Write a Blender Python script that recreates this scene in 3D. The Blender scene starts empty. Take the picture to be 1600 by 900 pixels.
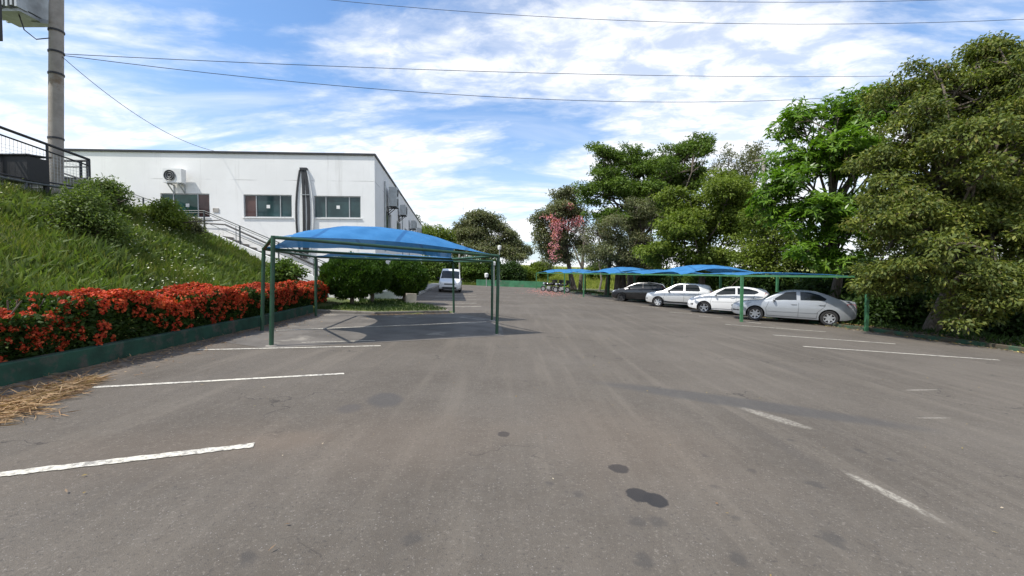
import bpy, bmesh, math, random
import numpy as np
from mathutils import Vector, Matrix
rad = math.radians
random.seed(7); RNG = np.random.default_rng(11)
SC = bpy.context.scene
COL = SC.collection

# ------------------------------------------------------------------ camera, sky, sun, exposure
F = 660.0; CX = 800.0; HY = 430.0; EYE = 1.6          # focal length and horizon in photo pixels, eye height
cam_d = bpy.data.cameras.new('camera'); cam = bpy.data.objects.new('camera', cam_d); COL.objects.link(cam)
cam_d.sensor_width = 36.0; cam_d.lens = 36.0 * F / 1600.0; cam_d.clip_end = 3000; cam_d.clip_start = 0.05
cam.location = (0, 0, EYE); cam.rotation_euler = (rad(90) - math.atan((450 - HY) / F), 0, 0)
SC.camera = cam
SUN_EL = rad(57); SUN_H = Vector((0.87, 0.49)).normalized()      # horizontal travel direction of the light
world = bpy.data.worlds.new('World'); SC.world = world; world.use_nodes = True
SKY_STRENGTH = 0.10; SUN_STRENGTH = 4.3
SC.view_settings.view_transform = 'Standard'; SC.view_settings.look = 'None'
SC.view_settings.gamma = 1.0; SC.view_settings.exposure = 0.3; SC.view_settings.use_curve_mapping = False
def build_world():
    nt = world.node_tree; nt.nodes.clear(); L = nt.links.new; N = nt.nodes.new
    out = N('ShaderNodeOutputWorld'); bg = N('ShaderNodeBackground'); bg.inputs['Strength'].default_value = SKY_STRENGTH
    sky = N('ShaderNodeTexSky'); sky.sky_type = 'NISHITA'; sky.sun_disc = False
    sky.sun_elevation = SUN_EL; sky.sun_rotation = math.atan2(-SUN_H.x, -SUN_H.y)
    sky.air_density = 1.0; sky.dust_density = 1.6; sky.ozone_density = 1.6
    tc = N('ShaderNodeTexCoord'); sep = N('ShaderNodeSeparateXYZ'); L(tc.outputs['Generated'], sep.inputs[0])
    za = N('ShaderNodeMath'); za.operation = 'ADD'; L(sep.outputs['Z'], za.inputs[0]); za.inputs[1].default_value = 0.16
    zm = N('ShaderNodeMath'); zm.operation = 'MAXIMUM'; L(za.outputs[0], zm.inputs[0]); zm.inputs[1].default_value = 0.05
    dx = N('ShaderNodeMath'); dx.operation = 'DIVIDE'; L(sep.outputs['X'], dx.inputs[0]); L(zm.outputs[0], dx.inputs[1])
    dy = N('ShaderNodeMath'); dy.operation = 'DIVIDE'; L(sep.outputs['Y'], dy.inputs[0]); L(zm.outputs[0], dy.inputs[1])
    cmb = N('ShaderNodeCombineXYZ'); L(dx.outputs[0], cmb.inputs[0]); L(dy.outputs[0], cmb.inputs[1])
    def layer(scale, rot, sx, sy, detail, rough, dist, lo, hi, loc=(0, 0, 0)):
        mp = N('ShaderNodeMapping'); mp.inputs['Rotation'].default_value = (0, 0, rad(rot)); mp.inputs['Scale'].default_value = (sx, sy, 1)
        mp.inputs['Location'].default_value = loc
        L(cmb.outputs[0], mp.inputs[0])
        n = N('ShaderNodeTexNoise'); n.inputs['Scale'].default_value = scale; n.inputs['Detail'].default_value = detail
        n.inputs['Roughness'].default_value = rough; n.inputs['Distortion'].default_value = dist; L(mp.outputs[0], n.inputs['Vector'])
        r = N('ShaderNodeMapRange'); r.interpolation_type = 'SMOOTHSTEP'; r.inputs[1].default_value = lo; r.inputs[2].default_value = hi; L(n.outputs['Fac'], r.inputs[0])
        return r.outputs[0]
    a = layer(0.75, 24, 0.8, 1.5, 8, 0.60, 0.5, 0.40, 0.56, (2.35, 0.9, 0))      # big drifting banks
    b = layer(6.5, 30, 0.9, 1.35, 6, 0.62, 0.3, 0.36, 0.64, (4.0, 1.0, 0))     # ripples inside them
    c = layer(1.7, -12, 0.5, 1.6, 5, 0.55, 0.6, 0.42, 0.80, (9.0, 3.0, 0))     # thin veils
    m1 = N('ShaderNodeMath'); m1.operation = 'MULTIPLY_ADD'; L(b, m1.inputs[0]); m1.inputs[1].default_value = 0.55; m1.inputs[2].default_value = 0.5
    m2 = N('ShaderNodeMath'); m2.operation = 'MULTIPLY'; L(a, m2.inputs[0]); L(m1.outputs[0], m2.inputs[1])
    m3 = N('ShaderNodeMath'); m3.operation = 'MULTIPLY'; L(c, m3.inputs[0]); m3.inputs[1].default_value = 0.5
    m4 = N('ShaderNodeMath'); m4.operation = 'MAXIMUM'; L(m2.outputs[0], m4.inputs[0]); L(m3.outputs[0], m4.inputs[1])
    # haze of cloud towards the horizon
    hz = N('ShaderNodeMapRange'); hz.interpolation_type = 'SMOOTHSTEP'; hz.inputs[1].default_value = 0.42; hz.inputs[2].default_value = 0.02
    hz.inputs[3].default_value = 0.0; hz.inputs[4].default_value = 0.42; L(sep.outputs['Z'], hz.inputs[0])
    m5 = N('ShaderNodeMath'); m5.operation = 'ADD'; m5.use_clamp = True; L(m4.outputs[0], m5.inputs[0]); L(hz.outputs[0], m5.inputs[1])
    m6 = N('ShaderNodeMath'); m6.operation = 'MULTIPLY'; L(m5.outputs[0], m6.inputs[0]); m6.inputs[1].default_value = 0.93
    mix = N('ShaderNodeMix'); mix.data_type = 'RGBA'; L(m6.outputs[0], mix.inputs[0]); 
    tint = N('ShaderNodeMix'); tint.data_type = 'RGBA'; tint.blend_type = 'MULTIPLY'; tint.inputs[0].default_value = 1.0
    L(sky.outputs[0], tint.inputs[6]); tint.inputs[7].default_value = (1.30, 1.66, 1.95, 1)
    L(tint.outputs[2], mix.inputs[6]); mix.inputs[7].default_value = (9.6, 9.75, 10.0, 1)
    L(mix.outputs[2], bg.inputs['Color']); L(bg.outputs[0], out.inputs[0])
build_world()
sun_d = bpy.data.lights.new('sun', 'SUN'); sun_d.energy = SUN_STRENGTH; sun_d.angle = rad(0.55); sun_d.color = (1.0, 0.955, 0.88)
sun = bpy.data.objects.new('sun', sun_d); COL.objects.link(sun); sun.location = (-20, -10, 40)
sun.rotation_euler = Vector((SUN_H.x * math.cos(SUN_EL), SUN_H.y * math.cos(SUN_EL), -math.sin(SUN_EL))).to_track_quat('-Z', 'Y').to_euler()

# ------------------------------------------------------------------ geometry helpers
TILT = 0.04                                            # the car park falls to the right
def lotz(x): return -TILT * float(np.clip(x, -14, 22))
def P(px, py, y): return Vector(((px - CX) / F * y, y, EYE + (HY - py) / F * y))       # pixel at a depth
def gnd(px, py):                                       # pixel on the sloping car park
    y = EYE * F / ((py - HY) - TILT * (px - CX)); x = (px - CX) / F * y
    return Vector((x, y, -TILT * x))

def link(name, me, mat=None, parent=None):
    o = bpy.data.objects.new(name, me); COL.objects.link(o)
    if mat is not None and len(me.materials) == 0: me.materials.append(mat)
    if parent is not None: o.parent = parent
    return o
def empty(name, loc=(0, 0, 0), rz=0):
    o = bpy.data.objects.new(name, None); COL.objects.link(o); o.location = loc; o.rotation_euler = (0, 0, rz); o.empty_display_size = 0.3
    return o
def tag(o, label=None, cat=None, group=None, kind=None):
    if label: o['label'] = label
    if cat: o['category'] = cat
    if group: o['group'] = group
    if kind: o['kind'] = kind
    return o
def copy_tree(o, parent=None):
    c = o.copy(); COL.objects.link(c); c.parent = parent
    for ch in [k for k in bpy.data.objects if k.parent == o]: copy_tree(ch, c)
    return c
def local(o_parent, pts):                              # world points to a thing whose empty is unrotated
    l = o_parent.location
    return [Vector(p) - l for p in pts]

class MB:
    def __init__(s): s.v = []; s.f = []
    def add(s, vs, fs):
        o = len(s.v); s.v += [tuple(v) for v in vs]; s.f += [tuple(i + o for i in f) for f in fs]; return s
    def box(s, a, b, M=None):
        x0, y0, z0 = a; x1, y1, z1 = b
        vs = [Vector(p) for p in ((x0,y0,z0),(x1,y0,z0),(x1,y1,z0),(x0,y1,z0),(x0,y0,z1),(x1,y0,z1),(x1,y1,z1),(x0,y1,z1))]
        if M is not None: vs = [M @ v for v in vs]
        return s.add(vs, [(0,3,2,1),(4,5,6,7),(0,1,5,4),(1,2,6,5),(2,3,7,6),(3,0,4,7)])
    def bar(s, p, q, w, h=None, up=(0,0,1)):           # square bar between two points
        p = Vector(p); q = Vector(q); h = h or w; d = (q - p).normalized(); u = Vector(up)
        if abs(d.dot(u)) > 0.95: u = Vector((0,1,0))
        sx = d.cross(u).normalized() * w / 2; sz = sx.cross(d).normalized() * h / 2
        vs = [p - sx - sz, p + sx - sz, p + sx + sz, p - sx + sz, q - sx - sz, q + sx - sz, q + sx + sz, q - sx + sz]
        return s.add(vs, [(0,1,2,3),(7,6,5,4),(0,4,5,1),(1,5,6,2),(2,6,7,3),(3,7,4,0)])
    def tube(s, pts, r, n=8, cap=True):
        pts = [Vector(p) for p in pts]; rs = r if hasattr(r, '__len__') else [r] * len(pts); rings = []; prev = None
        for i, p in enumerate(pts):
            d = (pts[min(i + 1, len(pts) - 1)] - pts[max(i - 1, 0)]).normalized()
            u = prev if prev is not None else (Vector((1,0,0)) if abs(d.x) < 0.8 else Vector((0,1,0)))
            a = (u - d * u.dot(d)).normalized(); b = d.cross(a); prev = a
            rings.append([p + (a * math.cos(2*math.pi*k/n) + b * math.sin(2*math.pi*k/n)) * rs[i] for k in range(n)])
        vs = [v for ring in rings for v in ring]; fs = []
        for i in range(len(pts) - 1):
            for k in range(n): fs.append((i*n+k, i*n+(k+1)%n, (i+1)*n+(k+1)%n, (i+1)*n+k))
        if cap: fs.append(tuple(range(n-1, -1, -1))); fs.append(tuple((len(pts)-1)*n + k for k in range(n)))
        return s.add(vs, fs)
    def lathe(s, prof, n=24, axis='z', c=(0,0,0)):     # prof = [(r, h)]
        vs = []; fs = []; c = Vector(c)
        for r, h in prof:
            for k in range(n):
                a = 2*math.pi*k/n; x = r*math.cos(a); y = r*math.sin(a)
                vs.append(c + (Vector((x, y, h)) if axis == 'z' else Vector((x, h, y)) if axis == 'y' else Vector((h, x, y))))
        for i in range(len(prof) - 1):
            for k in range(n): fs.append((i*n+k, i*n+(k+1)%n, (i+1)*n+(k+1)%n, (i+1)*n+k))
        return s.add(vs, fs)
    def grid(s, fn, nu, nv):                           # fn(u,v) with u,v in 0..1
        vs = [fn(i/nu, j/nv) for j in range(nv+1) for i in range(nu+1)]
        return s.add(vs, [(j*(nu+1)+i, j*(nu+1)+i+1, (j+1)*(nu+1)+i+1, (j+1)*(nu+1)+i) for j in range(nv) for i in range(nu)])
    def prism(s, poly, d):                             # extrude a polygon of 3-D points by a vector
        n = len(poly); d = Vector(d); vs = [Vector(p) for p in poly] + [Vector(p) + d for p in poly]
        return s.add(vs, [tuple(range(n-1,-1,-1)), tuple(range(n, 2*n))] + [(i, (i+1)%n, n+(i+1)%n, n+i) for i in range(n)])
    def mesh(s, name, smooth=None, fix=True):
        me = bpy.data.meshes.new(name); me.from_pydata(s.v, [], s.f)
        if fix:
            bm = bmesh.new(); bm.from_mesh(me); bmesh.ops.recalc_face_normals(bm, faces=bm.faces); bm.to_mesh(me); bm.free()
        if smooth:
            me.polygons.foreach_set('use_smooth', np.ones(len(me.polygons), bool)); me.set_sharp_from_angle(angle=rad(smooth))
        me.update(); return me
    def build(s, name, mat, parent=None, smooth=None, fix=True):
        if parent is not None and parent.type == 'EMPTY' and parent.rotation_euler.z == 0 and getattr(s, 'w', True):
            l = parent.location; s.v = [(v[0]-l.x, v[1]-l.y, v[2]-l.z) for v in s.v]
        return link(name, s.mesh(name, smooth, fix), mat, parent)
class ML(MB): w = False                                # points already in the parent's own frame

def npmesh(name, V, Fq):
    V = np.asarray(V, np.float32).reshape(-1, 3); Fq = np.asarray(Fq, np.int32); k = Fq.shape[1]
    me = bpy.data.meshes.new(name); me.vertices.add(len(V)); me.vertices.foreach_set('co', V.ravel())
    me.loops.add(Fq.size); me.loops.foreach_set('vertex_index', Fq.ravel())
    me.polygons.add(len(Fq)); me.polygons.foreach_set('loop_start', np.arange(0, Fq.size, k, dtype=np.int32)); me.polygons.foreach_set('loop_total', np.full(len(Fq), k, np.int32))
    me.update(calc_edges=True); return me
def unit(a): return a / np.maximum(np.linalg.norm(a, axis=-1, keepdims=True), 1e-6)
def leaves(name, C, D, Nn, length, width, fold=0.18, bend=0.12):
    C = np.asarray(C); D = unit(D); S = unit(np.cross(D, Nn)); Nn = unit(np.cross(S, D))
    l = np.broadcast_to(np.asarray(length, float).reshape(-1, 1), (len(C), 1)); w = np.broadcast_to(np.asarray(width, float).reshape(-1, 1), (len(C), 1))
    mid = C + D * l * 0.48
    V = np.stack([C, mid + S * w * .5 + Nn * w * fold, C + D * l - Nn * l * bend, mid - S * w * .5 + Nn * w * fold], 1)
    return npmesh(name, V, np.arange(len(C) * 4).reshape(-1, 4))

# ------------------------------------------------------------------ materials
MATS = {}
class NT:
    def __init__(s, name):
        s.m = bpy.data.materials.new(name); s.m.use_nodes = True; s.t = s.m.node_tree; s.t.nodes.clear()
        s.out = s.n('ShaderNodeOutputMaterial'); MATS[name] = s.m
    def n(s, typ, **kw):
        x = s.t.nodes.new(typ)
        for k, v in kw.items(): setattr(x, k, v)
        return x
    def l(s, a, b): s.t.links.new(a, b)
    def val(s, x, socket):
        if hasattr(x, 'is_output'): s.l(x, socket)
        else: socket.default_value = x
    def coord(s, kind='Object'): return s.n('ShaderNodeTexCoord').outputs[kind]
    def noise(s, scale, detail=4, rough=0.55, vec=None, dist=0.0):
        x = s.n('ShaderNodeTexNoise'); x.inputs['Scale'].default_value = scale; x.inputs['Detail'].default_value = detail
        x.inputs['Roughness'].default_value = rough; x.inputs['Distortion'].default_value = dist
        s.l(vec if vec is not None else s.coord(), x.inputs['Vector']); return x.outputs['Fac']
    def ramp(s, x, lo, hi, a=0.0, b=1.0):
        r = s.n('ShaderNodeMapRange'); r.interpolation_type = 'SMOOTHSTEP'
        s.l(x, r.inputs[0]); r.inputs[1].default_value = lo; r.inputs[2].default_value = hi; r.inputs[3].default_value = a; r.inputs[4].default_value = b; return r.outputs[0]
    def math(s, op, a, b=0.0, clamp=False):
        x = s.n('ShaderNodeMath', operation=op, use_clamp=clamp); s.val(a, x.inputs[0]); s.val(b, x.inputs[1]); return x.outputs[0]
    def mix(s, f, a, b, mode='MIX'):
        x = s.n('ShaderNodeMix', data_type='RGBA', blend_type=mode); s.val(f, x.inputs[0])
        s.val(a if hasattr(a, 'is_output') else (*a, 1), x.inputs[6]); s.val(b if hasattr(b, 'is_output') else (*b, 1), x.inputs[7]); return x.outputs[2]
    def bump(s, h, strength=0.3, dist=0.01):
        b = s.n('ShaderNodeBump'); b.inputs['Strength'].default_value = strength; b.inputs['Distance'].default_value = dist; s.l(h, b.inputs['Height']); return b.outputs[0]
    def bsdf(s, color, rough=0.7, metal=0.0, normal=None, **kw):
        p = s.n('ShaderNodeBsdfPrincipled'); s.val(color if hasattr(color, 'is_output') else (*color, 1), p.inputs['Base Color'])
        s.val(rough, p.inputs['Roughness']); s.val(metal, p.inputs['Metallic'])
        if normal is not None: s.l(normal, p.inputs['Normal'])
        for k, v in kw.items(): s.val(v, p.inputs[k.replace('_', ' ')])
        return p.outputs[0]
    def done(s, sh): s.l(sh, s.out.inputs[0]); return s.m

def mat_plain(name, col, rough=0.6, metal=0.0, var=0.12, scale=6.0, bump=0.0, bscale=60, dirt=None, **kw):
    t = NT(name); n = t.noise(scale, 5, 0.6); c = t.mix(t.ramp(n, 0.3, 0.7), tuple(v*(1-var) for v in col), tuple(min(1, v*(1+var)) for v in col))
    if dirt: c = t.mix(t.ramp(t.noise(dirt[1], 6, 0.65), dirt[2], dirt[3]), c, dirt[0])
    nm = t.bump(t.noise(bscale, 4, 0.6), bump, 0.01) if bump else None
    return t.done(t.bsdf(c, rough, metal, nm, **kw))

def mat_leaf(name, cols, trans=0.38, rough=0.55, spec=0.22):
    t = NT(name); g = t.n('ShaderNodeNewGeometry')
    cr = t.n('ShaderNodeValToRGB'); t.l(g.outputs['Random Per Island'], cr.inputs[0])
    el = cr.color_ramp.elements
    el[0].position = 0; el[0].color = (*cols[0], 1); el[1].position = 1; el[1].color = (*cols[-1], 1)
    for i, c in enumerate(cols[1:-1]): e = el.new((i + 1) / (len(cols) - 1)); e.color = (*c, 1)
    big = t.noise(0.9, 3, 0.5); c = t.mix(t.ramp(big, 0.3, 0.7, 0.0, 1.0), t.mix(1.0, cr.outputs[0], (0.78, 0.80, 0.8), 'MULTIPLY'), t.mix(1.0, cr.outputs[0], (1.2, 1.17, 1.05), 'MULTIPLY'))
    p = t.n('ShaderNodeBsdfPrincipled'); t.l(c, p.inputs['Base Color']); p.inputs['Roughness'].default_value = rough; p.inputs['Specular IOR Level'].default_value = spec
    tr = t.n('ShaderNodeBsdfTranslucent'); t.l(t.mix(1.0, c, (1.25, 1.4, 0.55), 'MULTIPLY'), tr.inputs[0])
    mx = t.n('ShaderNodeMixShader'); mx.inputs[0].default_value = trans; t.l(p.outputs[0], mx.inputs[1]); t.l(tr.outputs[0], mx.inputs[2])
    return t.done(mx.outputs[0])

def ellipse_mask(t, cx, cy, rx, ry, ang, soft, wob=0.25, wscale=6.0):
    mp = t.n('ShaderNodeMapping', vector_type='TEXTURE'); t.l(t.coord(), mp.inputs[0])
    mp.inputs['Location'].default_value = (cx, cy, 0); mp.inputs['Rotation'].default_value = (0, 0, ang); mp.inputs['Scale'].default_value = (rx, ry, 1000.0)
    ln = t.n('ShaderNodeVectorMath', operation='LENGTH'); t.l(mp.outputs[0], ln.inputs[0])
    d = t.math('ADD', ln.outputs['Value'], t.math('MULTIPLY', t.math('SUBTRACT', t.noise(wscale, 3), 0.5), wob * 2))
    return t.ramp(d, 1.0 + soft, 1.0 - soft)

def mat_asphalt():
    t = NT('asphalt')
    fine = t.noise(140, 3, 0.7); mid = t.noise(9, 6, 0.65); big = t.noise(0.35, 5, 0.6); big2 = t.noise(0.12, 3, 0.5)
    c = t.mix(t.ramp(big, 0.3, 0.72), (0.098, 0.083, 0.067), (0.142, 0.122, 0.100))
    c = t.mix(t.ramp(big2, 0.4, 0.7, 0, 0.45), c, (0.142, 0.120, 0.096))
    c = t.mix(t.ramp(mid, 0.35, 0.75, 0.0, 0.35), c, (0.165, 0.146, 0.124))
    c = t.mix(t.ramp(fine, 0.35, 0.7, 0.0, 0.42), c, (0.05, 0.048, 0.046))
    spk = t.noise(75, 1, 0.5); c = t.mix(t.ramp(spk, 0.70, 0.76, 0, 0.55), c, (0.36, 0.34, 0.32))
    dk = t.noise(2.2, 5, 0.7, dist=0.4); c = t.mix(t.ramp(dk, 0.66, 0.74, 0, 0.45), c, (0.06, 0.058, 0.056))
    # streaks worn along the driving direction
    mp = t.n('ShaderNodeMapping'); t.l(t.coord(), mp.inputs[0]); mp.inputs['Scale'].default_value = (2.2, 0.16, 1); mp.inputs['Rotation'].default_value = (0, 0, rad(-9))
    st = t.noise(1.6, 5, 0.6, mp.outputs[0]); c = t.mix(t.ramp(st, 0.46, 0.72, 0, 0.4), c, (0.178, 0.154, 0.126))
    mp3 = t.n('ShaderNodeMapping'); t.l(t.coord(), mp3.inputs[0]); mp3.inputs['Scale'].default_value = (3.0, 0.25, 1); mp3.inputs['Rotation'].default_value = (0, 0, rad(14))
    c = t.mix(t.ramp(t.noise(1.1, 6, .65, mp3.outputs[0]), 0.56, 0.76, 0, 0.4), c, (0.085, 0.076, 0.068))
    grit = t.noise(38, 2, .6); c = t.mix(t.ramp(grit, 0.60, 0.70, 0, 0.45), c, (0.22, 0.195, 0.165)); c = t.mix(t.ramp(grit, 0.40, 0.31, 0, 0.5), c, (0.06, 0.054, 0.05))
    wv = t.n('ShaderNodeVectorMath', operation='ADD'); t.l(t.coord(), wv.inputs[0]); nz = t.n('ShaderNodeTexNoise'); nz.inputs['Scale'].default_value = 2.2; nz.inputs['Detail'].default_value = 5; t.l(t.coord(), nz.inputs['Vector']); t.l(nz.outputs['Color'], wv.inputs[1])
    vo = t.n('ShaderNodeTexVoronoi', feature='DISTANCE_TO_EDGE'); vo.inputs['Scale'].default_value = 0.42; t.l(wv.outputs[0], vo.inputs['Vector'])
    c = t.mix(t.math('MULTIPLY', t.ramp(vo.outputs['Distance'], 0.006, 0.0015), t.ramp(t.noise(.5, 3), .50, .60, 0, .75)), c, (0.04, 0.036, 0.033))
    def blob(c, px, py, rx, ry, ang, col, soft=0.12, fac=1.0, wob=0.2, ws=6.0):
        g = gnd(px, py); m = ellipse_mask(t, g.x, g.y, rx, ry, ang, soft, wob, ws)
        return t.mix(t.math('MULTIPLY', m, fac), c, col)
    wet = (0.026, 0.027, 0.030)
    c = blob(c, 1002, 779, 0.094, 0.105, 0.2, wet, 0.10, 0.95, 0.24, 16); c = blob(c, 1028, 787, 0.088, 0.10, 0, wet, 0.10, 0.95, 0.24, 16)
    c = blob(c, 969, 736, 0.082, 0.085, 0, wet, 0.14, 0.9, 0.30, 18); c = blob(c, 787, 681, 0.062, 0.07, 0, wet, 0.16, 0.8, 0.30, 18)
    c = blob(c, 600, 626, 0.20, 0.30, 0.3, (0.07, 0.068, 0.068), 0.25, 0.6, 0.25); c = blob(c, 545, 640, 0.12, 0.16, 0, (0.075, 0.07, 0.07), 0.3, 0.5)
    for px, py, r in ((1120, 764, .05), (1180, 740, .05), (1280, 762, .09), (1155, 815, .05), (1000, 822, .07), (1032, 822, .07), (1310, 850, .10), (905, 777, .06), (1105, 715, .04), (860, 760, .05), (1240, 690, .05), (1350, 708, .06), (1400, 722, .05), (1010, 884, .07), (1160, 883, .06), (640, 850, .08), (380, 880, .07)):
        c = blob(c, px, py, r * .7, r * .8, 0, (0.055, 0.052, 0.050), 0.5, 0.55, 1.3, 14)
    # darker re-tarred band and pale scrapes
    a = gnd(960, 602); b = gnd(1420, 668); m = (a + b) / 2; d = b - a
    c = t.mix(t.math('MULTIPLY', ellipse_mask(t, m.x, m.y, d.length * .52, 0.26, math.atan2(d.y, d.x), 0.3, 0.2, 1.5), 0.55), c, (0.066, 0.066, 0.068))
    for q0, q1, w, fc in (((1165, 640), (1270, 672), 0.10, 0.55), ((1335, 745), (1465, 812), 0.05, 0.75), ((1420, 611), (1470, 610), 0.035, 0.5), ((1440, 655), (1490, 655), 0.03, 0.4)):
        a = gnd(*q0); b = gnd(*q1); m = (a + b) / 2; d = b - a
        c = t.mix(t.math('MULTIPLY', t.math('MULTIPLY', ellipse_mask(t, m.x, m.y, d.length * .5, w, math.atan2(d.y, d.x), 0.35, 0.35, 5), t.ramp(t.noise(30, 4, .7), .3, .65)), fc), c, (0.42, 0.39, 0.33))
    for px, py, rx, ry in ((300, 700, .9, .5), (620, 690, 1.0, .7), (980, 690, .8, 1.0), (430, 690, .35, .2)):
        c = blob(c, px, py, rx, ry, 0.4, (0.21, 0.155, 0.112), 0.8, 0.16, 0.5, 2)
    # dust gathered along the hedge kerb
    sep = t.n('ShaderNodeSeparateXYZ'); t.l(t.coord(), sep.inputs[0])
    dl = t.math('ADD', sep.outputs['X'], t.math('MULTIPLY', sep.outputs['Y'], 0.08))
    c = t.mix(t.math('MULTIPLY', t.ramp(dl, -4.6, -5.9), t.ramp(t.noise(3, 5, .7), .35, .62)), c, (0.23, 0.18, 0.135))
    h = t.math('ADD', t.math('MULTIPLY', fine, 0.8), t.math('MULTIPLY', mid, 0.5))
    return t.done(t.bsdf(c, t.ramp(big, 0.3, 0.7, 0.92, 0.78), 0, t.bump(h, 0.55, 0.012), Specular_IOR_Level=0.25))

def mat_ground():
    t = NT('soil_and_grass'); sep = t.n('ShaderNodeSeparateXYZ'); t.l(t.coord(), sep.inputs[0])
    n1 = t.noise(1.1, 6, .65); n2 = t.noise(14, 5, .7); n3 = t.noise(60, 3, .7)
    g = t.mix(t.ramp(n1, .3, .7), (0.060, 0.092, 0.022), (0.125, 0.150, 0.034)); g = t.mix(t.ramp(n2, .45, .75, 0, .6), g, (0.13, 0.115, 0.06))
    s = t.mix(t.ramp(n2, .3, .7), (0.055, 0.042, 0.028), (0.125, 0.095, 0.062)); s = t.mix(t.ramp(n3, .55, .7, 0, .6), s, (0.19, 0.13, 0.07))
    # bare soil and litter under the trees to the right, grass elsewhere
    side = t.math('ADD', sep.outputs['X'], t.math('MULTIPLY', sep.outputs['Y'], 0.2)); m = t.math('MULTIPLY', t.ramp(side, 14.0, 17.0), t.ramp(sep.outputs['Y'], 62, 50))
    c = t.mix(m, g, s)
    far = t.mix(t.ramp(n1, .3, .7), (0.17, 0.20, 0.045), (0.26, 0.27, 0.07)); c = t.mix(t.ramp(sep.outputs['Y'], 61, 66), c, far)
    return t.done(t.bsdf(c, 0.95, 0, t.bump(n2, .6, .05)))

def mat_cloth():
    t = NT('blue_shade_net'); w = t.n('ShaderNodeTexWave', wave_type='BANDS'); w.inputs['Scale'].default_value = 9; w.inputs['Distortion'].default_value = .4; t.l(t.coord(), w.inputs[0])
    n = t.noise(2.5, 5, .6); c = t.mix(t.ramp(n, .3, .7), (0.036, 0.165, 0.37), (0.055, 0.215, 0.455)); c = t.mix(t.ramp(t.noise(1.1, 5, .7), .52, .75, 0, .35), c, (0.13, 0.27, 0.46))
    c = t.mix(t.math('MULTIPLY', w.outputs['Fac'], .10), c, (0.03, 0.2, 0.55))
    sw = t.n('ShaderNodeTexWave', wave_type='BANDS'); sw.inputs['Scale'].default_value = .21; sw.inputs['Distortion'].default_value = .15; t.l(t.coord(), sw.inputs[0]); c = t.mix(t.ramp(sw.outputs['Fac'], .985, .998, 0, .55), c, (0.02, 0.08, 0.22))
    d = t.n('ShaderNodeBsdfPrincipled'); t.l(c, d.inputs['Base Color']); d.inputs['Roughness'].default_value = .75; d.inputs['Specular IOR Level'].default_value = .2
    t.l(t.bump(t.noise(3.5, 4, .55), .35, .03), d.inputs['Normal'])
    tr = t.n('ShaderNodeBsdfTranslucent'); t.l(c, tr.inputs[0]); m = t.n('ShaderNodeMixShader'); m.inputs[0].default_value = .14; t.l(d.outputs[0], m.inputs[1]); t.l(tr.outputs[0], m.inputs[2])
    tp = t.n('ShaderNodeBsdfTransparent'); tp.inputs[0].default_value = (.55, .7, .9, 1); m2 = t.n('ShaderNodeMixShader'); m2.inputs[0].default_value = .07; t.l(m.outputs[0], m2.inputs[1]); t.l(tp.outputs[0], m2.inputs[2])
    return t.done(m2.outputs[0])

def mat_wall():
    t = NT('white_wall_paint'); n = t.noise(.5, 6, .65); c = t.mix(t.ramp(n, .35, .7), (0.79, 0.785, 0.765), (0.85, 0.845, 0.825))
    mp = t.n('ShaderNodeMapping'); t.l(t.coord(), mp.inputs[0]); mp.inputs['Scale'].default_value = (2.2, 2.2, .13)
    c = t.mix(t.ramp(t.noise(1.4, 6, .7, mp.outputs[0]), .54, .78, 0, .5), c, (0.50, 0.49, 0.46))
    mp2 = t.n('ShaderNodeMapping'); t.l(t.coord(), mp2.inputs[0]); mp2.inputs['Scale'].default_value = (.4, .4, 30)
    sep = t.n('ShaderNodeSeparateXYZ'); t.l(t.coord(), sep.inputs[0])
    zl = t.math('ABSOLUTE', t.math('SUBTRACT', sep.outputs['Z'], t.math('ADD', 6.42, t.math('MULTIPLY', t.noise(.8, 4), .06))))
    c = t.mix(t.math('MULTIPLY', t.ramp(zl, .022, .004), t.ramp(t.noise(.9, 3), .42, .6)), c, (0.42, 0.41, 0.39))
    return t.done(t.bsdf(c, .8, 0, t.bump(t.noise(25, 5, .6), .15, .01)))

def mat_glass(name, col, rough=0.06):
    t = NT(name); n = t.noise(1.2, 3, .5); c = t.mix(t.ramp(n, .3, .7), tuple(v*.7 for v in col), tuple(v*1.35 for v in col))
    return t.done(t.bsdf(c, rough, 0, None, Specular_IOR_Level=.5, IOR=1.45))
def mat_paint(name, col, metal=0.0, rough=.35):
    t = NT(name); n = t.noise(1.7, 4, .6); c = t.mix(t.ramp(n, .4, .75, 0, .25), col, tuple(v*.82 + .015 for v in col))
    return t.done(t.bsdf(c, rough, metal, None, Coat_Weight=.8, Coat_Roughness=.06))
def mat_bark(name, a, b):
    t = NT(name); mp = t.n('ShaderNodeMapping'); t.l(t.coord(), mp.inputs[0]); mp.inputs['Scale'].default_value = (6, 6, 1.1)
    n = t.noise(3, 6, .7, mp.outputs[0]); return t.done(t.bsdf(t.mix(t.ramp(n, .3, .7), a, b), .9, 0, t.bump(n, .8, .03)))
def mat_line():
    t = NT('worn_white_paint'); n = t.noise(22, 6, .75); n2 = t.noise(3, 4, .6)
    c = t.mix(t.ramp(n2, .3, .7), (0.56, 0.52, 0.43), (0.68, 0.645, 0.56)); m = t.ramp(t.math('ADD', t.math('MULTIPLY', n, .7), t.math('MULTIPLY', n2, .3)), .45, .60, 0, .85)
    return t.done(t.bsdf(t.mix(m, c, (0.17, 0.155, 0.14)), .8, 0, t.bump(n, .3, .004)))

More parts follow.
